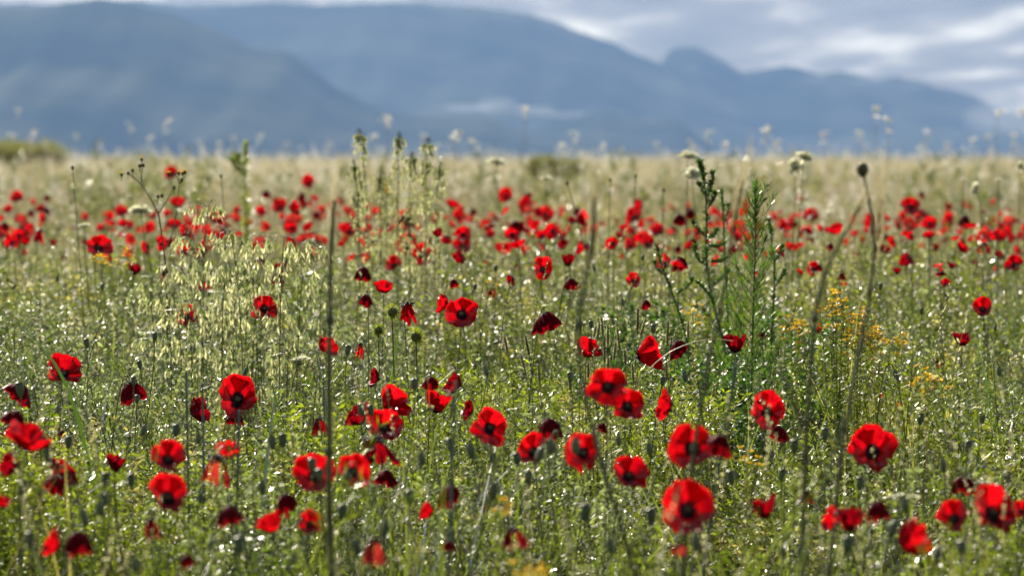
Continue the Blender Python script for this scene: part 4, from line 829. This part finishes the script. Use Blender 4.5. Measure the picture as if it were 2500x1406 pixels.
OATS = [(455,575,500,-.05),(520,495,490,.03),(545,560,600,-.04),(480,640,520,-.05),(600,600,560,.05),(640,520+60,590,.04),(430,660,480,-.06),(560,650,540,.03),(660,640,610,.05),(500,720,500,-.02),(590,700,570,.04),(620,690,640,.02),(450,740,470,-.03),(545,760,540,0),(680,700,640,.05),(405,720,450,-.05),(770,600,720,.05),(700,585,680,.02),(640,800,620,.02),(350,700,380,-.04),(395,640,420,-.03),(730,760,700,.05),(800,680,780,.04),(470,850,480,-.03),(560,860,560,.02),(720,860,700,.04),(380,820,400,-.04)]
ol = uniq_labels([(o[0], o[1], 'drooping wild oat') for o in OATS], [("the stalk with yellow weed flowers",400,600),("the scarlet half-poppy in the oats",540,575),("the red poppy screened by oats",647,750),("the low red poppy behind the oats",457,768),("the nodding pair right of the oats",683,665)])
for (x_, y_, f_, dr), lb in zip(OATS, ol): oat(x_, y_, f_, rng.uniform(12.6, 14.2), 24, dr, lb, .025, .6, 'drooping wild oats on the left')
for x_, y_, f_, dr, lb in [(876,318,905,-.02,'tallest pale oat at the left of the rear clump against the mountain'),(975,325,968,.0,'pale oat in the middle of the rear clump'),(1047,340,1040,.02,'pale oat on the right of the rear clump'),
    (860,395,880,-.03,'short pale oat leaning from the rear clump towards the solitary high poppy'),(1005,375,1000,.01,'oat behind the middle of the rear clump'),(1078,400,1060,.03,'oat leaning out of the rear clump towards the two red poppies'),(930,420,930,0,'low oat in the gap of the rear clump')]:
    oat(x_, y_, f_, rng.uniform(15.6, 17.2), 84, dr, lb, .018, .62, 'tall rear oats', up=True)

# ------------------------------------------------------------------ helper for stalks drawn through photo positions
def px_path(pts, d, n=20, ground=True):
    q = [P(x, y, d) for x, y in pts]
    if ground:
        e_ = q[-1]; p_ = q[-2]; sl = (e_ - p_) / max(abs(e_[2] - p_[2]), 1e-6); q.append(np.array([e_[0] + sl[0] * e_[2] * .6, e_[1], 0.]))
    return resample(q[::-1] if ground else q, n)

def leafy_weed(name, label, cat, pts, d, leaf, lw, mat, nleaf, rad, branches, tipclump=True, up=.7, group=None, thick=None):
    nleaf = int(nleaf * 2.2); leaf *= 1.3; lw *= .85
    main = px_path(pts, d, 18); root = thing(name, label, cat, main[0])
    if group: root['group'] = group
    g = G(); tube(g, main, np.linspace(thick or .004, .0018, 18), 6); part('stem', g, [mat[1]], root)
    g = G(); top = .12
    t = rng.uniform(top, 1, nleaf); p = along(main, t); leaves(g, p, rdir(nleaf, up), leaf * rng.uniform(.6, 1.2, nleaf) * (1.25 - .6 * t), lw * 1.3, 0, .4)
    if tipclump: leaves(g, along(main, rng.uniform(.93, 1, 60)), rdir(60, 1.2), leaf * .55, lw, 0, .4)
    part('leaves', g, [mat[0]], root, kind='stuff')
    for b in branches:
        br = px_path(b, d + rng.uniform(-.05, .05), 8, False); gb = G(); tube(gb, br, np.linspace(.002, .0011, 8), 5)
        bo = part('branch', gb, [mat[1]], root)
        n = int(nleaf * .22); gl = G(); leaves(gl, along(br, rng.uniform(.1, 1, n)), rdir(n, up), leaf * rng.uniform(.5, 1., n) * .8, lw, 0, .4); leaves(gl, along(br, rng.uniform(.85, 1, 30)), rdir(30, 1.0), leaf * .5, lw, 0, .4)
        part('leaves', gl, [mat[0]], bo, kind='stuff')
    g = G(); add_dew(g, [along(main, rng.uniform(.3, 1, 40)) + rng.normal(size=(40, 3)) * .012], 30, .0009, .0018, 0); part('dew_drops', g, ['dew'], root, smooth=False, kind='stuff')
    return root
def feathery(pts, d):
    main = px_path(pts, d, 22); root = thing('feathery_weed', 'tall feathery bright green weed with a dense dark tip', 'weed', main[0])
    g = G(); tube(g, main, np.linspace(.0032, .0014, 22), 6); part('stem', g, ['stem'], root)
    gt = G(); t = rng.uniform(.88, 1, 240); leaves(gt, along(main, t), rdir(240, 1.3), .013, .0009, 0, .2); part('tip', gt, ['feather'], root, kind='stuff')
    n = 84; tt = np.linspace(.1, .95, n)
    for k, t in enumerate(tt):
        q = along(main, [t])[0]; a = k * 2.4 + rng.normal() * .5; l = (.035 + .12 * (1 - t)) * rng.uniform(.45, 1.35); dd = np.array([cos(a), sin(a) * .8, .75 + .5 * rng.random()]); dd = unit(dd)
        br = bez(q, q + dd * l * .4, q + dd * l * .7 + [0, 0, .008], q + dd * l * .85 + [0, 0, l * .38], 7); gb = G(); tube(gb, br, np.linspace(.0011, .0005, 7), 4)
        m = int(10 + l * 420); pb = along(br, rng.uniform(.12, 1, m)); tip_d = unit(br[-1] - br[0]); leaves(gb, pb, unit(rdir(m, .5) * .9 + tip_d * .9), rng.uniform(.014, .030, m), .0011, 1, .2, .1)
        part('frond', gb, ['stem', 'feather'], root)
    g = G(); add_dew(g, [along(main, rng.uniform(.3, 1, 40)) + rng.normal(size=(40, 3)) * .02], 10, .0008, .0014, 0); part('dew_drops', g, ['dew'], root, smooth=False, kind='stuff')
leafy_weed('bristly_weed', 'tall dark green bristly weed with stubby upright branches beside two white flowers', 'weed',
    [(1706,392),(1718,430),(1730,470),(1727,520),(1722,580),(1722,640),(1735,720),(1760,800)], 14.2, .016, .0022, ('deep', 'deep'), 260, .004,
    [[(1722,440),(1712,410),(1706,395)],[(1729,478),(1738,440),(1742,420)],[(1725,485),(1712,460),(1706,448)],[(1727,510),(1742,490),(1746,470)],[(1722,575),(1700,560),(1690,540)],[(1722,590),(1740,580),(1752,560)],[(1725,600),(1755,605),(1770,595)],
     [(1735,640),(1760,640),(1775,630)],[(1722,645),(1705,640),(1695,600)],[(1735,700),(1765,680),(1780,660)],[(1740,730),(1715,700),(1700,690)]])
leafy_weed('bristly_weed', 'shorter dark green bristly spike right behind the tall branched one', 'weed', [(1762,466),(1768,500),(1766,560),(1770,640),(1775,720)], 14.4, .014, .002, ('deep', 'deep'), 150, .003, [[(1768,540),(1776,520),(1780,500)]])
leafy_weed('bristly_weed', 'dark leaning bristly weed left of the tall branched one', 'weed', [(1602,598),(1612,650),(1640,710),(1660,760)], 14.0, .015, .0022, ('deep', 'deep'), 150, .003, [[(1620,670),(1605,660),(1598,640)],[(1650,720),(1680,700),(1690,680)]])
leafy_weed('bristly_weed', 'dark green bristly weed just right of the feathery one', 'weed', [(1876,532),(1885,580),(1893,650),(1890,720),(1885,800)], 14.0, .015, .0022, ('deep', 'deep'), 170, .003, [[(1890,640),(1905,620),(1910,600)],[(1889,700),(1908,680),(1918,660)]])
feathery([(1843,446),(1842,500),(1846,560),(1843,640),(1840,720),(1838,800),(1836,880)], 13.0)
if 0: leafy_weed('feathery_weed', 'tall feathery bright green weed with a dense dark tip', 'weed', [(1843,446),(1842,500),(1846,560),(1843,640),(1840,720),(1838,800),(1836,880)], 13.0, .034, .0009, ('deep', 'stem'), 620, .003,
    [[(1845,480),(1825,470),(1815,455)],[(1845,500),(1862,490),(1868,480)],[(1842,640),(1815,615),(1790,600)],[(1842,650),(1880,620),(1905,610)],[(1840,690),(1800,670),(1780,650)],[(1840,700),(1885,680),(1920,650)],[(1838,760),(1790,740),(1775,700)],[(1838,770),(1880,740),(1900,700)],[(1838,800),(1800,790),(1780,760)]])
leafy_weed('green_weed', 'upright pale green weed blurred against the foot of the mountain', 'weed', [(602,348),(600,390),(598,440),(600,500)], 22.0, .03, .003, ('herb_bright', 'stem'), 220, .003, [[(598,420),(585,400),(578,380)],[(598,430),(575,410),(565,390)]])

def yellow_weed():
    d = 14.4; main = px_path([(387,522),(395,570),(405,606),(407,680),(408,750)], d, 12)
    root = thing('branching_weed', 'dark thin branching weed topped with little yellow flowers', 'weed', main[0])
    g = G(); tube(g, main, np.linspace(.0028, .002, 12), 6); part('stem', g, ['stem_dark'], root)
    for b in [[(387,522),(370,490),(345,447),(312,424)],[(345,447),(345,420),(346,398)],[(387,522),(405,495),(425,458)],[(405,608),(422,570),(432,520),(438,448)],[(438,448),(432,432),(424,424)],[(438,448),(447,438),(452,428)]]:
        g = G(); q = px_path(b, d, 9, False); tube(g, q, np.linspace(.0017, .0010, 9), 5); part('branch', g, ['stem_dark'], root)
    for x_, y_, fl_ in [(297,427,1),(313,423,0),(324,417,0),(346,390,1),(341,405,0),(350,404,0),(437,424,1),(446,424,1),(452,421,1),(443,440,0),(425,458,0),(385,480,0),(396,478,0),(412,425,1)]:
        c = P(x_, y_, d); g = G(); s = .0058; lathe(g, c, [0, 0, 1], [(0, -s), (s * .6, -s * .6), (s * .75, 0), (s * .5, s * .7), (0, s * .8)], 7); h = part('flower_head', g, ['stem_dark'], root)
        if fl_: g = G(); leaves(g, np.repeat([c + [0, 0, s * .4]], 18, 0), rdir(18, 1.0), .0075, .0014, 0); part('florets', g, ['yellow'], h)
        g = G(); tube(g, [c - [0, 0, s], c - [0.001, 0, .017]], .0008, 4); part('stalk', g, ['stem_dark'], h)
yellow_weed()

# St John's wort
def wort(px, py, wpx, hpx, d, nclu, label):
    c = P(px, py, d); base = np.array([c[0], c[1], 0.]); root = thing('flowering_wort', label, 'wildflower', base, 'yellow-flowered wort plants')
    rx, rz = wpx * d / FPX / 2, hpx * d / FPX / 2; g = G(); gy = G(); gl = G()
    for _ in range(nclu):
        e_ = c + [rng.normal() * rx * .65, rng.normal() * .05, rng.normal() * rz * .75]
        st = bez(base + [rng.normal() * .015, rng.normal() * .015, 0], base + [0, 0, c[2] * .6], (base * .3 + e_ * .7) + [0, 0, .01], e_, 9); tube(g, st, .0005, 4)
        for _ in range(4):
            f = e_ + rng.normal(size=3) * [.008, .008, .007]
            if rng.random() < .65: leaves(gy, np.repeat([f], 7, 0), rdir(7, .5), .009, .0023, 0); 
            leaves(gl, np.repeat([f - [0, 0, .004]], 4, 0), rdir(4, 1), .006, .0014, 0)
        n = 44; leaves(gl, along(st, rng.uniform(.3, .98, n)), rdir(n, .6), .012, .0018, 0)
    part('stems', g, ['herb'], root); part('flowers', gy, ['yellow'], root, kind='stuff'); part('leaves', gl, ['herb'], root, kind='stuff')
wort(2045,765,70,80,11.6,18,'yellow flower cluster right of the branched stalk, topmost of the yellow blooms')
wort(2090,795,70,70,11.6,18,'yellow flower cluster in the middle of the yellow blooms')
wort(2155,820,80,60,11.6,15,'thin yellow flower cluster trailing off the yellow blooms towards the right edge')
wort(2250,935,64,46,11.0,13,'low yellow flower cluster above the big wavy poppy')
wort(1938,800,36,46,12.0,8,'small orange-yellow flower tuft left of the branched stalk')
wort(1697,765,24,16,12.5,3,'single yellow floret on a leafy sprig below the bristly weed')
wort(275,632,80,30,14.8,10,'yellow flowers beneath the large scarlet bowl poppy on the left')
wort(1220,1240,30,20,7.6,3,'blurred yellow flower at front centre')
wort(1285,1390,50,24,7.0,5,'blurred yellow flowers on the bottom edge')
wort(1832,1105,26,30,9.8,4,'little yellow flowers behind the purple-black closed poppy')
wort(1205,700,14,12,14.4,2,'yellow floret above a small poppy losing petals')
wort(945,460,20,14,16.5,2,'orange-yellow floret inside the rear oat clump')

# white flowers
def scabious(px, py, wpx, d, label, tiltv=(0, -.93, .35)):
    c = P(px, py, d); R_ = wpx * d / FPX / 1.5; base = np.array([c[0] + rng.uniform(-.1, .1), c[1], 0.])
    root = thing('white_flower', label, 'wildflower', base, 'white scabious-like flowers'); Fm = frame(tiltv, 0)
    g = G(); n = 16; a = np.arange(n) * 2 * pi / n; dd = np.stack([np.cos(a), np.sin(a), np.full(n, .15)], 1) @ Fm.T
    leaves(g, np.repeat([c], n, 0) + dd * R_ * .25, dd, R_ * .78, R_ * .34, 0, .2); n = 40; dd = unit(rdir(n, .7) @ Fm.T); leaves(g, c + dd * R_ * .12, dd, R_ * .6, R_ * .17, 0, .2); part('petals', g, ['white'], root)
    g = G(); lathe(g, c, unit(tiltv), [(0, -R_ * .3), (R_ * .13, -R_ * .1), (R_ * .13, R_ * .2), (0, R_ * .3)], 7); part('disc', g, ['herb'], root)
    g = G(); tube(g, bez(base, base + [0, 0, c[2] * .5], c - np.array(unit(tiltv)) * .05 - [0, 0, .08], c - np.array(unit(tiltv)) * R_ * .2, 10), .0013, 4); part('stem', g, ['stem'], root)
for a in [(1679,383,42,17.5,'upper white flower at the tip of the bristly weed',(0,-.3,.95)),(1690,426,40,17,'lower white flower left of the bristly weed',(0,-.6,.8)),(1942,408,38,17.5,'lower white flower of the pair against the mountain'),(1963,385,36,17.8,'upper white flower of the pair against the mountain',(.2,-.5,.8)),
          (2381,462,28,18,'white flower facing left, above the far right poppies',(-.8,-.4,.3)),(2492,408,24,19,'white flower touching the right edge'),(2353,440,16,19,'tiny white flower left of the far right white ones',(0,-.1,1)),(2438,440,16,19,'tiny greenish white flower between its larger neighbours at far right',(0,-.1,1)),
          (1334,438,26,21,'pale white flower in the dry grass near the olive bush',(0,-.1,1)),(1213,401,46,22,'flat white flower head against the blue mist',(.1,-.05,1)),(345,517,50,17,'pale cloudy white flower left of the yellow-flowered weed',(0,-.3,.9)),(205,553,24,16.5,'small white flower among faded poppies at left',(0,-.3,.9))]: scabious(*a)
def umbel(px, py, wpx, d, label, flat=.25):
    c = P(px, py, d); R_ = wpx * d / FPX / 2; base = np.array([c[0] - .06, c[1], 0.]); root = thing('white_umbel', label, 'wildflower', base); j = c - [0.01, 0, R_ * .7]
    g = G(); tube(g, bez(base, base + [.03, 0, c[2] * .5], j - [.03, 0, .1], j, 10), .0012, 5); gw = G()
    for _ in range(34):
        a, q = rng.random() * 2 * pi, math.sqrt(rng.random()) * R_; e_ = c + [q * cos(a), q * sin(a), R_ * flat * (1 - (q / R_) ** 2)]; tube(g, [j, (j + e_) / 2 - [0, 0, .003], e_], .0004, 3)
        leaves(gw, e_ + rng.normal(size=(9, 3)) * [.0022, .0022, .0008], rdir(9, .5), .0034, .0013, 0)
    part('stem', g, ['stem'], root); part('flowers', gw, ['white'], root, kind='stuff')
umbel(737,878,46,11.7,'sharp white lacy umbel left of the tall dark stalk'); umbel(2205,1215,80,9.0,'blurred white lacy umbel above the striped scarlet poppy'); umbel(2400,1180,40,9.4,'small blurred white umbel behind the tumbled poppy')

# spiny burs
for x_, y_, r_, lb in [(958,762,22,'round spiny green bur beside the ragged hanging poppy'),(924,806,18,'lower left spiny green bur in the bedstraw'),(1016,822,24,'broad spiny green bur under the ragged hanging poppy')]:
    d = 12.0; c = P(x_, y_, d); R_ = r_ * d / FPX; base = np.array([c[0] + .01, c[1], 0.]); root = thing('spiny_bur', lb, 'seed head', base, 'spiny green burs')
    g = G(); lathe(g, c, [0, 0, 1], [(0, -R_ * .6), (R_ * .45, -R_ * .4), (R_ * .6, 0), (R_ * .45, R_ * .4), (0, R_ * .6)], 9); part('body', g, ['stem_dark'], root)
    g = G(); dd = unit(rng.normal(size=(230, 3))); leaves(g, c + dd * R_ * .4, dd, R_ * .75, .0007, 0); part('spines', g, ['herb_bright'], root, kind='stuff')
    g = G(); tube(g, bez(base, base + [0, 0, c[2] * .5], c - [0, 0, .06], c - [0, 0, R_ * .5], 8), .0016, 5); part('stem', g, ['stem'], root)

# sharp sprigs (leafy thin stalks)
for pts, d, lb in [([(1385,545),(1350,605),(1330,655),(1318,700),(1305,760),(1298,860)],11.9,'crisp slanting sprig with tiny leaves crossing the red poppy disc'),([(1580,630),(1568,665),(1545,690),(1520,740),(1500,800)],12.1,'crisp leafy sprig crossing a red poppy left of the bristly weed'),
                   ([(1428,682),(1405,700),(1380,735),(1365,790)],12.2,'short crisp sprig above the foxtail spikes'),([(1250,678),(1235,730),(1225,790),(1222,860)],12,'crisp upright sprig right of the crisp disc poppy'),([(1180,690),(1170,740),(1172,800)],12.3,'thin sprig between the crisp disc poppy and its taller neighbour'),
                   ([(258,752),(240,800),(225,850),(212,900),(200,980)],11.5,'crisp green grass ear leaning beside a flat-topped seed head at left'),([(35,868),(18,900),(5,925)],11.4,'short pale grass sprig at the left edge'),([(1858,450),(1850,470),(1845,500)],13.5,'tiny sprig at the tip of the feathery weed')]:
    q = px_path(pts, d, 22); root = thing('leafy_sprig', lb, 'weed', q[0], 'crisp thin sprigs'); g = G(); tube(g, q, np.linspace(.0011, .0007, 22), 4); part('stem', g, ['stem'], root)
    g = G(); n = 110; t = rng.uniform(.35, 1, n); leaves(g, along(q, t), rdir(n, 1.0), .0075 * rng.uniform(.6, 1.3, n), .0011, 0, .3); part('leaves', g, ['herb_grey'], root, kind='stuff')

# broad blades and blue-green stems
def blade(pts, d, w, mat, label):
    q = px_path(pts, d, 14); root = thing('broad_grass', label, 'grass stalk', q[0]); t = np.linspace(0, 1, 14); wd = w * np.minimum(1, (1 - t) * 3 + .08)
    sd_ = np.array([.85, .45, .1]); V = np.concatenate([q - sd_ * wd[:, None], q + [0, -w * .5, 0], q + sd_ * wd[:, None]]); i = np.arange(13); g = G()
    g.add(V, np.concatenate([np.stack([i, i + 1, i + 15, i + 14], 1), np.stack([i + 14, i + 15, i + 29, i + 28], 1)])); part('blade', g, [mat], root)
blade([(-20,750),(20,775),(80,812),(130,860),(155,910),(180,970),(215,1110)], 10.2, .0035, 'blade', 'broad green grass blade arching down from the left edge')
blade([(990,700),(985,725),(978,760)], 12.6, .003, 'blade', 'thin green blade rising behind the spiny burs')
blade([(885,860),(886,900),(888,950)], 11.6, .0045, 'glauc', 'flat blue-green leaf below the tattered little poppy')
blade([(760,820),(780,880),(792,950)], 11.7, .004, 'glauc', 'flat blue-green leaf touching the tall dark stalk')
blade([(2500,1110),(2470,1115),(2440,1150),(2425,1200)], 9.2, .003, 'blade', 'curved bright green blade at the right edge')
blade([(690,860),(675,930),(662,1040),(650,1130)], 9.8, .003, 'glauc', 'slim green blade left of the tall dark stalk')
blade([(2360,748),(2375,800),(2398,880)], 12.6, .0022, 'deep', 'thin dark blade leaning below the single bright right poppy')
for pts, d, rr, lb in [([(455,905),(456,1000),(459,1130)],9.6,.0026,'blue-green straight stem, left of the pair by the large scarlet poppy'),([(494,935),(496,1010),(497,1120)],9.7,.0026,'blue-green straight stem, right of the pair by the large scarlet poppy'),([(584,1000),(582,1080),(579,1180)],9.2,.003,'blue-green stem directly under the large scarlet poppy'),
                       ([(1768,1050),(1790,960),(1800,870)][::-1],9.0,.0028,'blurred pale stem below the tulip-shaped poppy'),([(1112,930),(1108,1010),(1104,1100),(1100,1210)],7.6,.0028,'blurred grey stem running over the big open mid-meadow poppy neighbours')]:
    q = px_path(pts, d, 10); root = thing('reed_grass', lb, 'grass stalk', q[0], 'smooth bluish stems'); g = G(); tube(g, q, rr * .8, 6); part('stem', g, ['glauc'], root)
    g = G(); m_ = along(q, [.6])[0]; tube(g, [m_ - [0, 0, .004], m_ + [0, 0, .004]], rr * 1.15, 6); part('node', g, ['stem_dark'], root)

# tall blurred foreground stalks
def stalk(pts, d, r0, r1, mat, label, ear=None, sides=[]):
    q = px_path(pts, d, 24); root = thing('tall_stalk', label, 'dry stalk', q[0], 'tall blurred stalks near the camera'); r0, r1 = r0 * 1.05, r1 * .95; g = G(); tube(g, q, np.linspace(r0, r1, 24), 7); hairs(g, q, r0, 200, .004, 1); part('stem', g, [mat, 'hair'], root)
    for t in (.35, .58, .8):
        m_ = along(q, [t])[0]; g = G(); tube(g, [m_ - [0, 0, .006], m_, m_ + [0, 0, .006]], [r0 * .9, r0 * 1.35, r0 * .8], 7); part('node', g, [mat], root)
        g = G(); leaves(g, [m_], unit([[rng.uniform(-.5, .5), .2, 1.0]]), .07, .0022, 0, .4); part('leaf', g, [mat], root)
    for s_ in sides:
        b = px_path(s_, d, 10, False); g = G(); tube(g, b, np.linspace(r0 * .7, r1 * .8, 10), 6); part('branch', g, [mat], root)
    for e_ in (ear or []):
        b = px_path(e_, d, 12, False); g = G(); n = 44; p = along(b, rng.uniform(0, 1, n)); dr = unit(b[0] - b[-1]); leaves(g, p, dr * 1.5 + rng.normal(size=(n, 3)) * .25, .012, .0018, 0, .5); leaves(g, p, dr * 1.5 + rng.normal(size=(n, 3)) * .16, rng.uniform(.04, .09, n), .0004, 1, 0); part('ear', g, ['drydk', 'dry'], root)
stalk([(816,490),(812,560),(804,640),(807,760),(801,900),(806,1040),(801,1200),(810,1380)], 7.8, .0050, .0030, 'stalk', 'tall straight dark stalk running the full height of the meadow at centre left', [[(815,490),(812,560),(810,620)]])
stalk([(2100,500),(2060,570),(2010,660),(1988,740),(1984,850),(1972,1000),(1966,1120),(1958,1400)], 7.6, .0044, .0022, 'stalk', 'tall forked dark stalk rising to a leaning bearded ear on the right', [[(2105,490),(2070,555),(2030,630)]], [[(1966,1040),(1945,1000),(1925,960),(1905,900)]])
stalk([(2106,415),(2113,460),(2135,520),(2140,620),(2128,700),(2110,800),(2085,920),(2062,1050),(2040,1220)], 7.9, .0030, .0022, 'stalk', 'tall blurred stalk with a round dark knob at its top', [[(2148,500),(2142,580),(2138,640)]])
stalk([(1450,480),(1452,560),(1440,660),(1405,770),(1412,900),(1440,1020),(1480,1180),(1520,1290),(1552,1400)], 7.4, .0034, .0022, 'stalk', 'tall blurred bearded stalk bending through the middle of the meadow', [[(1448,500),(1453,560),(1448,640)]])
stalk([(1812,455),(1795,520),(1780,620),(1765,740),(1735,860),(1712,980),(1690,1120),(1682,1200)], 7.6, .0032, .0018, 'stalk', 'tall blurred bearded stalk between the bristly and the feathery weed', [[(1812,450),(1798,510),(1785,570)]])
stalk([(2135,770),(2110,810),(2100,860),(2085,930),(2070,1010),(2010,1180)], 6.8, .0024, .0016, 'stem', 'blurred green weed stalk in front of the yellow blooms', None, [[(2108,812),(2098,795),(2100,770)]])
stalk([(1270,980),(1240,1080),(1200,1160),(1170,1300)], 6.4, .0026, .0016, 'herb_grey' if False else 'stem', 'faint blurred green stalk right of the big open mid-meadow poppy')
c = P(2106,415,7.9); g = G(); lathe(g, c, [0,0,1], [(0,-.011),(.006,-.008),(.009,0),(.006,.008),(0,.010)], 9); leaves(g, np.repeat([c],60,0)+unit(rng.normal(size=(60,3)))*.006, rdir(60,.6), .006, .0009, 0)
part('knob', g, ['stem_dark'], [o for o in bpy.data.objects if o.get('label','').startswith('tall blurred stalk with a round')][0])
# thin upright stems in the left back, small dark bud stalks
for pts, d, lb in [([(177,410),(183,460),(186,520),(190,560)],15.5,'thin dark bare stalk standing above the far left poppies'),([(1385,448),(1395,470),(1405,500)],16.5,'thin curved bud stalk left of the blurred bearded ear'),([(1552,430),(1550,470),(1548,510)],17,'thin stalk with two dark seed knobs above the far poppies'),([(1490,440),(1488,480),(1487,520)],17,'thin stalk with a dark seed knob right of the blurred bearded ear'),([(1620,465),(1618,490),(1617,540)],16.8,'thin knobbed stalk left of the white flowers'),([(540,430),(545,480),(548,520)],17,'thin pale stalk with a round tip over the oats')]:
    q = px_path(pts, d, 10); root = thing('thin_stalk', lb, 'dry stalk', q[0], 'thin knobbed stalks'); g = G(); tube(g, q, .0012, 4); part('stem', g, ['stem_dark'], root)
    g = G(); lathe(g, q[-1], [0, 0, 1], [(0, -.006), (.0035, -.004), (.005, 0), (.003, .005), (0, .006)], 7); part('knob', g, ['stem_dark'], root)
# dry sprig at right
q = px_path([(2355,793),(2345,830),(2335,870),(2325,905),(2320,980)], 11.8, 18); root = thing('dry_grass_sprig', 'pale dry grass sprig crossing the dark red poppy on the right', 'dry stalk', q[0]); g = G(); tube(g, q, .0008, 4); part('stem', g, ['drydk'], root)
for t in np.linspace(.62, 1, 11):
    g = G(); leaves(g, np.repeat(along(q, [t]), 3, 0), unit([[.35 * (-1) ** int(t * 30), 0, 1]] * 3) + rng.normal(size=(3, 3)) * .12, .014, .0013, 0, .4); part('spikelet', g, ['husk'], root)
# wet bent blade across the foxtails
q = resample([P(x_, y_, 11.0) for x_, y_ in [(1560,925),(1600,885),(1640,855),(1690,835),(1740,826),(1790,832)]], 20); base = np.array([q[0][0] - .03, q[0][1], 0.]); root = thing('bent_grass_blade', 'bent pale grass blade beaded with dew pointing at the tulip-shaped poppy', 'grass stalk', base)
g = G(); tube(g, np.vstack([[base], q]), .0008, 4); part('blade', g, ['dry'], root); g = G(); drops(g, along(q, rng.random(46)) + [0, 0, -.0012], rng.uniform(.0005, .0011, 46)); part('dew_drops', g, ['dew'], root, smooth=False, kind='stuff')

# tall dry grasses above the far field
TD = [(42,268,60),(20,330,45),(88,320,40),(188,330,55),(310,300,0),(420,292,40),(372,335,48),(530,350,50),(640,330,55),(700,350,60),(940,285,34),(920,330,45),(800,350,55),(1125,325,30),(1150,345,36),(1276,262,33),(1393,325,36),(1376,355,40),(1480,352,45),(1600,350,50),(1735,320,38),(1765,352,36),(1876,312,30),(1900,345,40),
      (1835,365,44),(2140,262,30),(2160,290,30),(2095,320,40),(2017,322,40),(2258,322,44),(2250,355,50),(2240,362,40),(2320,350,45),(2447,272,32),(2490,272,30),(2380,340,45),(2420,330,50),(2470,330,40),(1680,345,48),(565,335,52),(480,345,60),(240,350,60),(110,350,50),(1070,355,50),(1030,330,50),(870,350,50)]
tl = uniq_labels([(t[0], t[1], 'tall dry stalk') for t in TD], [("the left edge",0,345),("the yellow-flowered weed",345,390),("the upright pale green weed",602,348),("the rear oats",975,325),("the flat white flower head",1213,400),("the olive bush",1320,395),("the bristly weed tip",1706,392),("the white flower pair",1950,395),("the dark knob",2106,415),("the right edge",2500,400)])
for (x_, y_, dd_), lb in zip(TD, tl):
    d = dd_ or 60; c = P(x_, y_, d); base = np.array([c[0] + rng.uniform(-.05, .05), c[1], float(zground(c[1]))]); root = thing('dry_grass_stalk', lb, 'dry stalk', base, 'tall dry grass stalks above the far field')
    st = bez(base, base + [0, 0, c[2] * .6], c + [rng.choice([-1, 1]) * rng.uniform(.03, .09), 0, .04], c, 12); g = G(); tube(g, st, np.linspace(.0020, .0012, 12), 4); part('stem', g, ['drydk'], root)
    g = G(); n = 24; t = rng.uniform(.70, 1, n); leaves(g, along(st, t) + rng.normal(size=(n, 3)) * [.010, .010, .004], rdir(n, .6), .028, .0065, 0, .4, .8); part('panicle', g, ['fluff'], root)

# bushes at the edge of the far field
def bush(name, cx, cy_, wpx, hpx, d, n, ll, mat, label):
    c = P(cx, cy_, d); rx, rz = wpx * d / FPX / 2, hpx * d / FPX / 2; base = np.array([c[0], c[1], float(zground(c[1]))]); root = thing(name, label, 'bush', base)
    g = G(); gt = G()
    for _ in range(26):
        e_ = c + np.array([rng.normal() * rx * .45, rng.normal() * rx * .4, rng.normal() * rz * .4]); tube(gt, bez(base, base + [0, 0, .2], (base + e_) / 2 + [0, 0, .1], e_, 6), .006, 4)
        m_ = n // 26; dd = unit(rng.normal(size=(m_, 3))); leaves(g, e_ + dd * rng.random((m_, 1)) * rx * .5 * [1, 1, .6], dd, ll, ll * .25, 0, .3)
    part('branches', gt, ['stem_dark'], root); part('foliage', g, [mat], root, kind='stuff')
bush('olive_bush', 1335, 412, 120, 30, 62, 2200, .05, 'bush', 'low olive-green bush in the dry grass below the mist patch')
bush('olive_bush', 50, 380, 190, 40, 100, 6000, .07, 'bush', 'dark olive bush on the far left horizon')
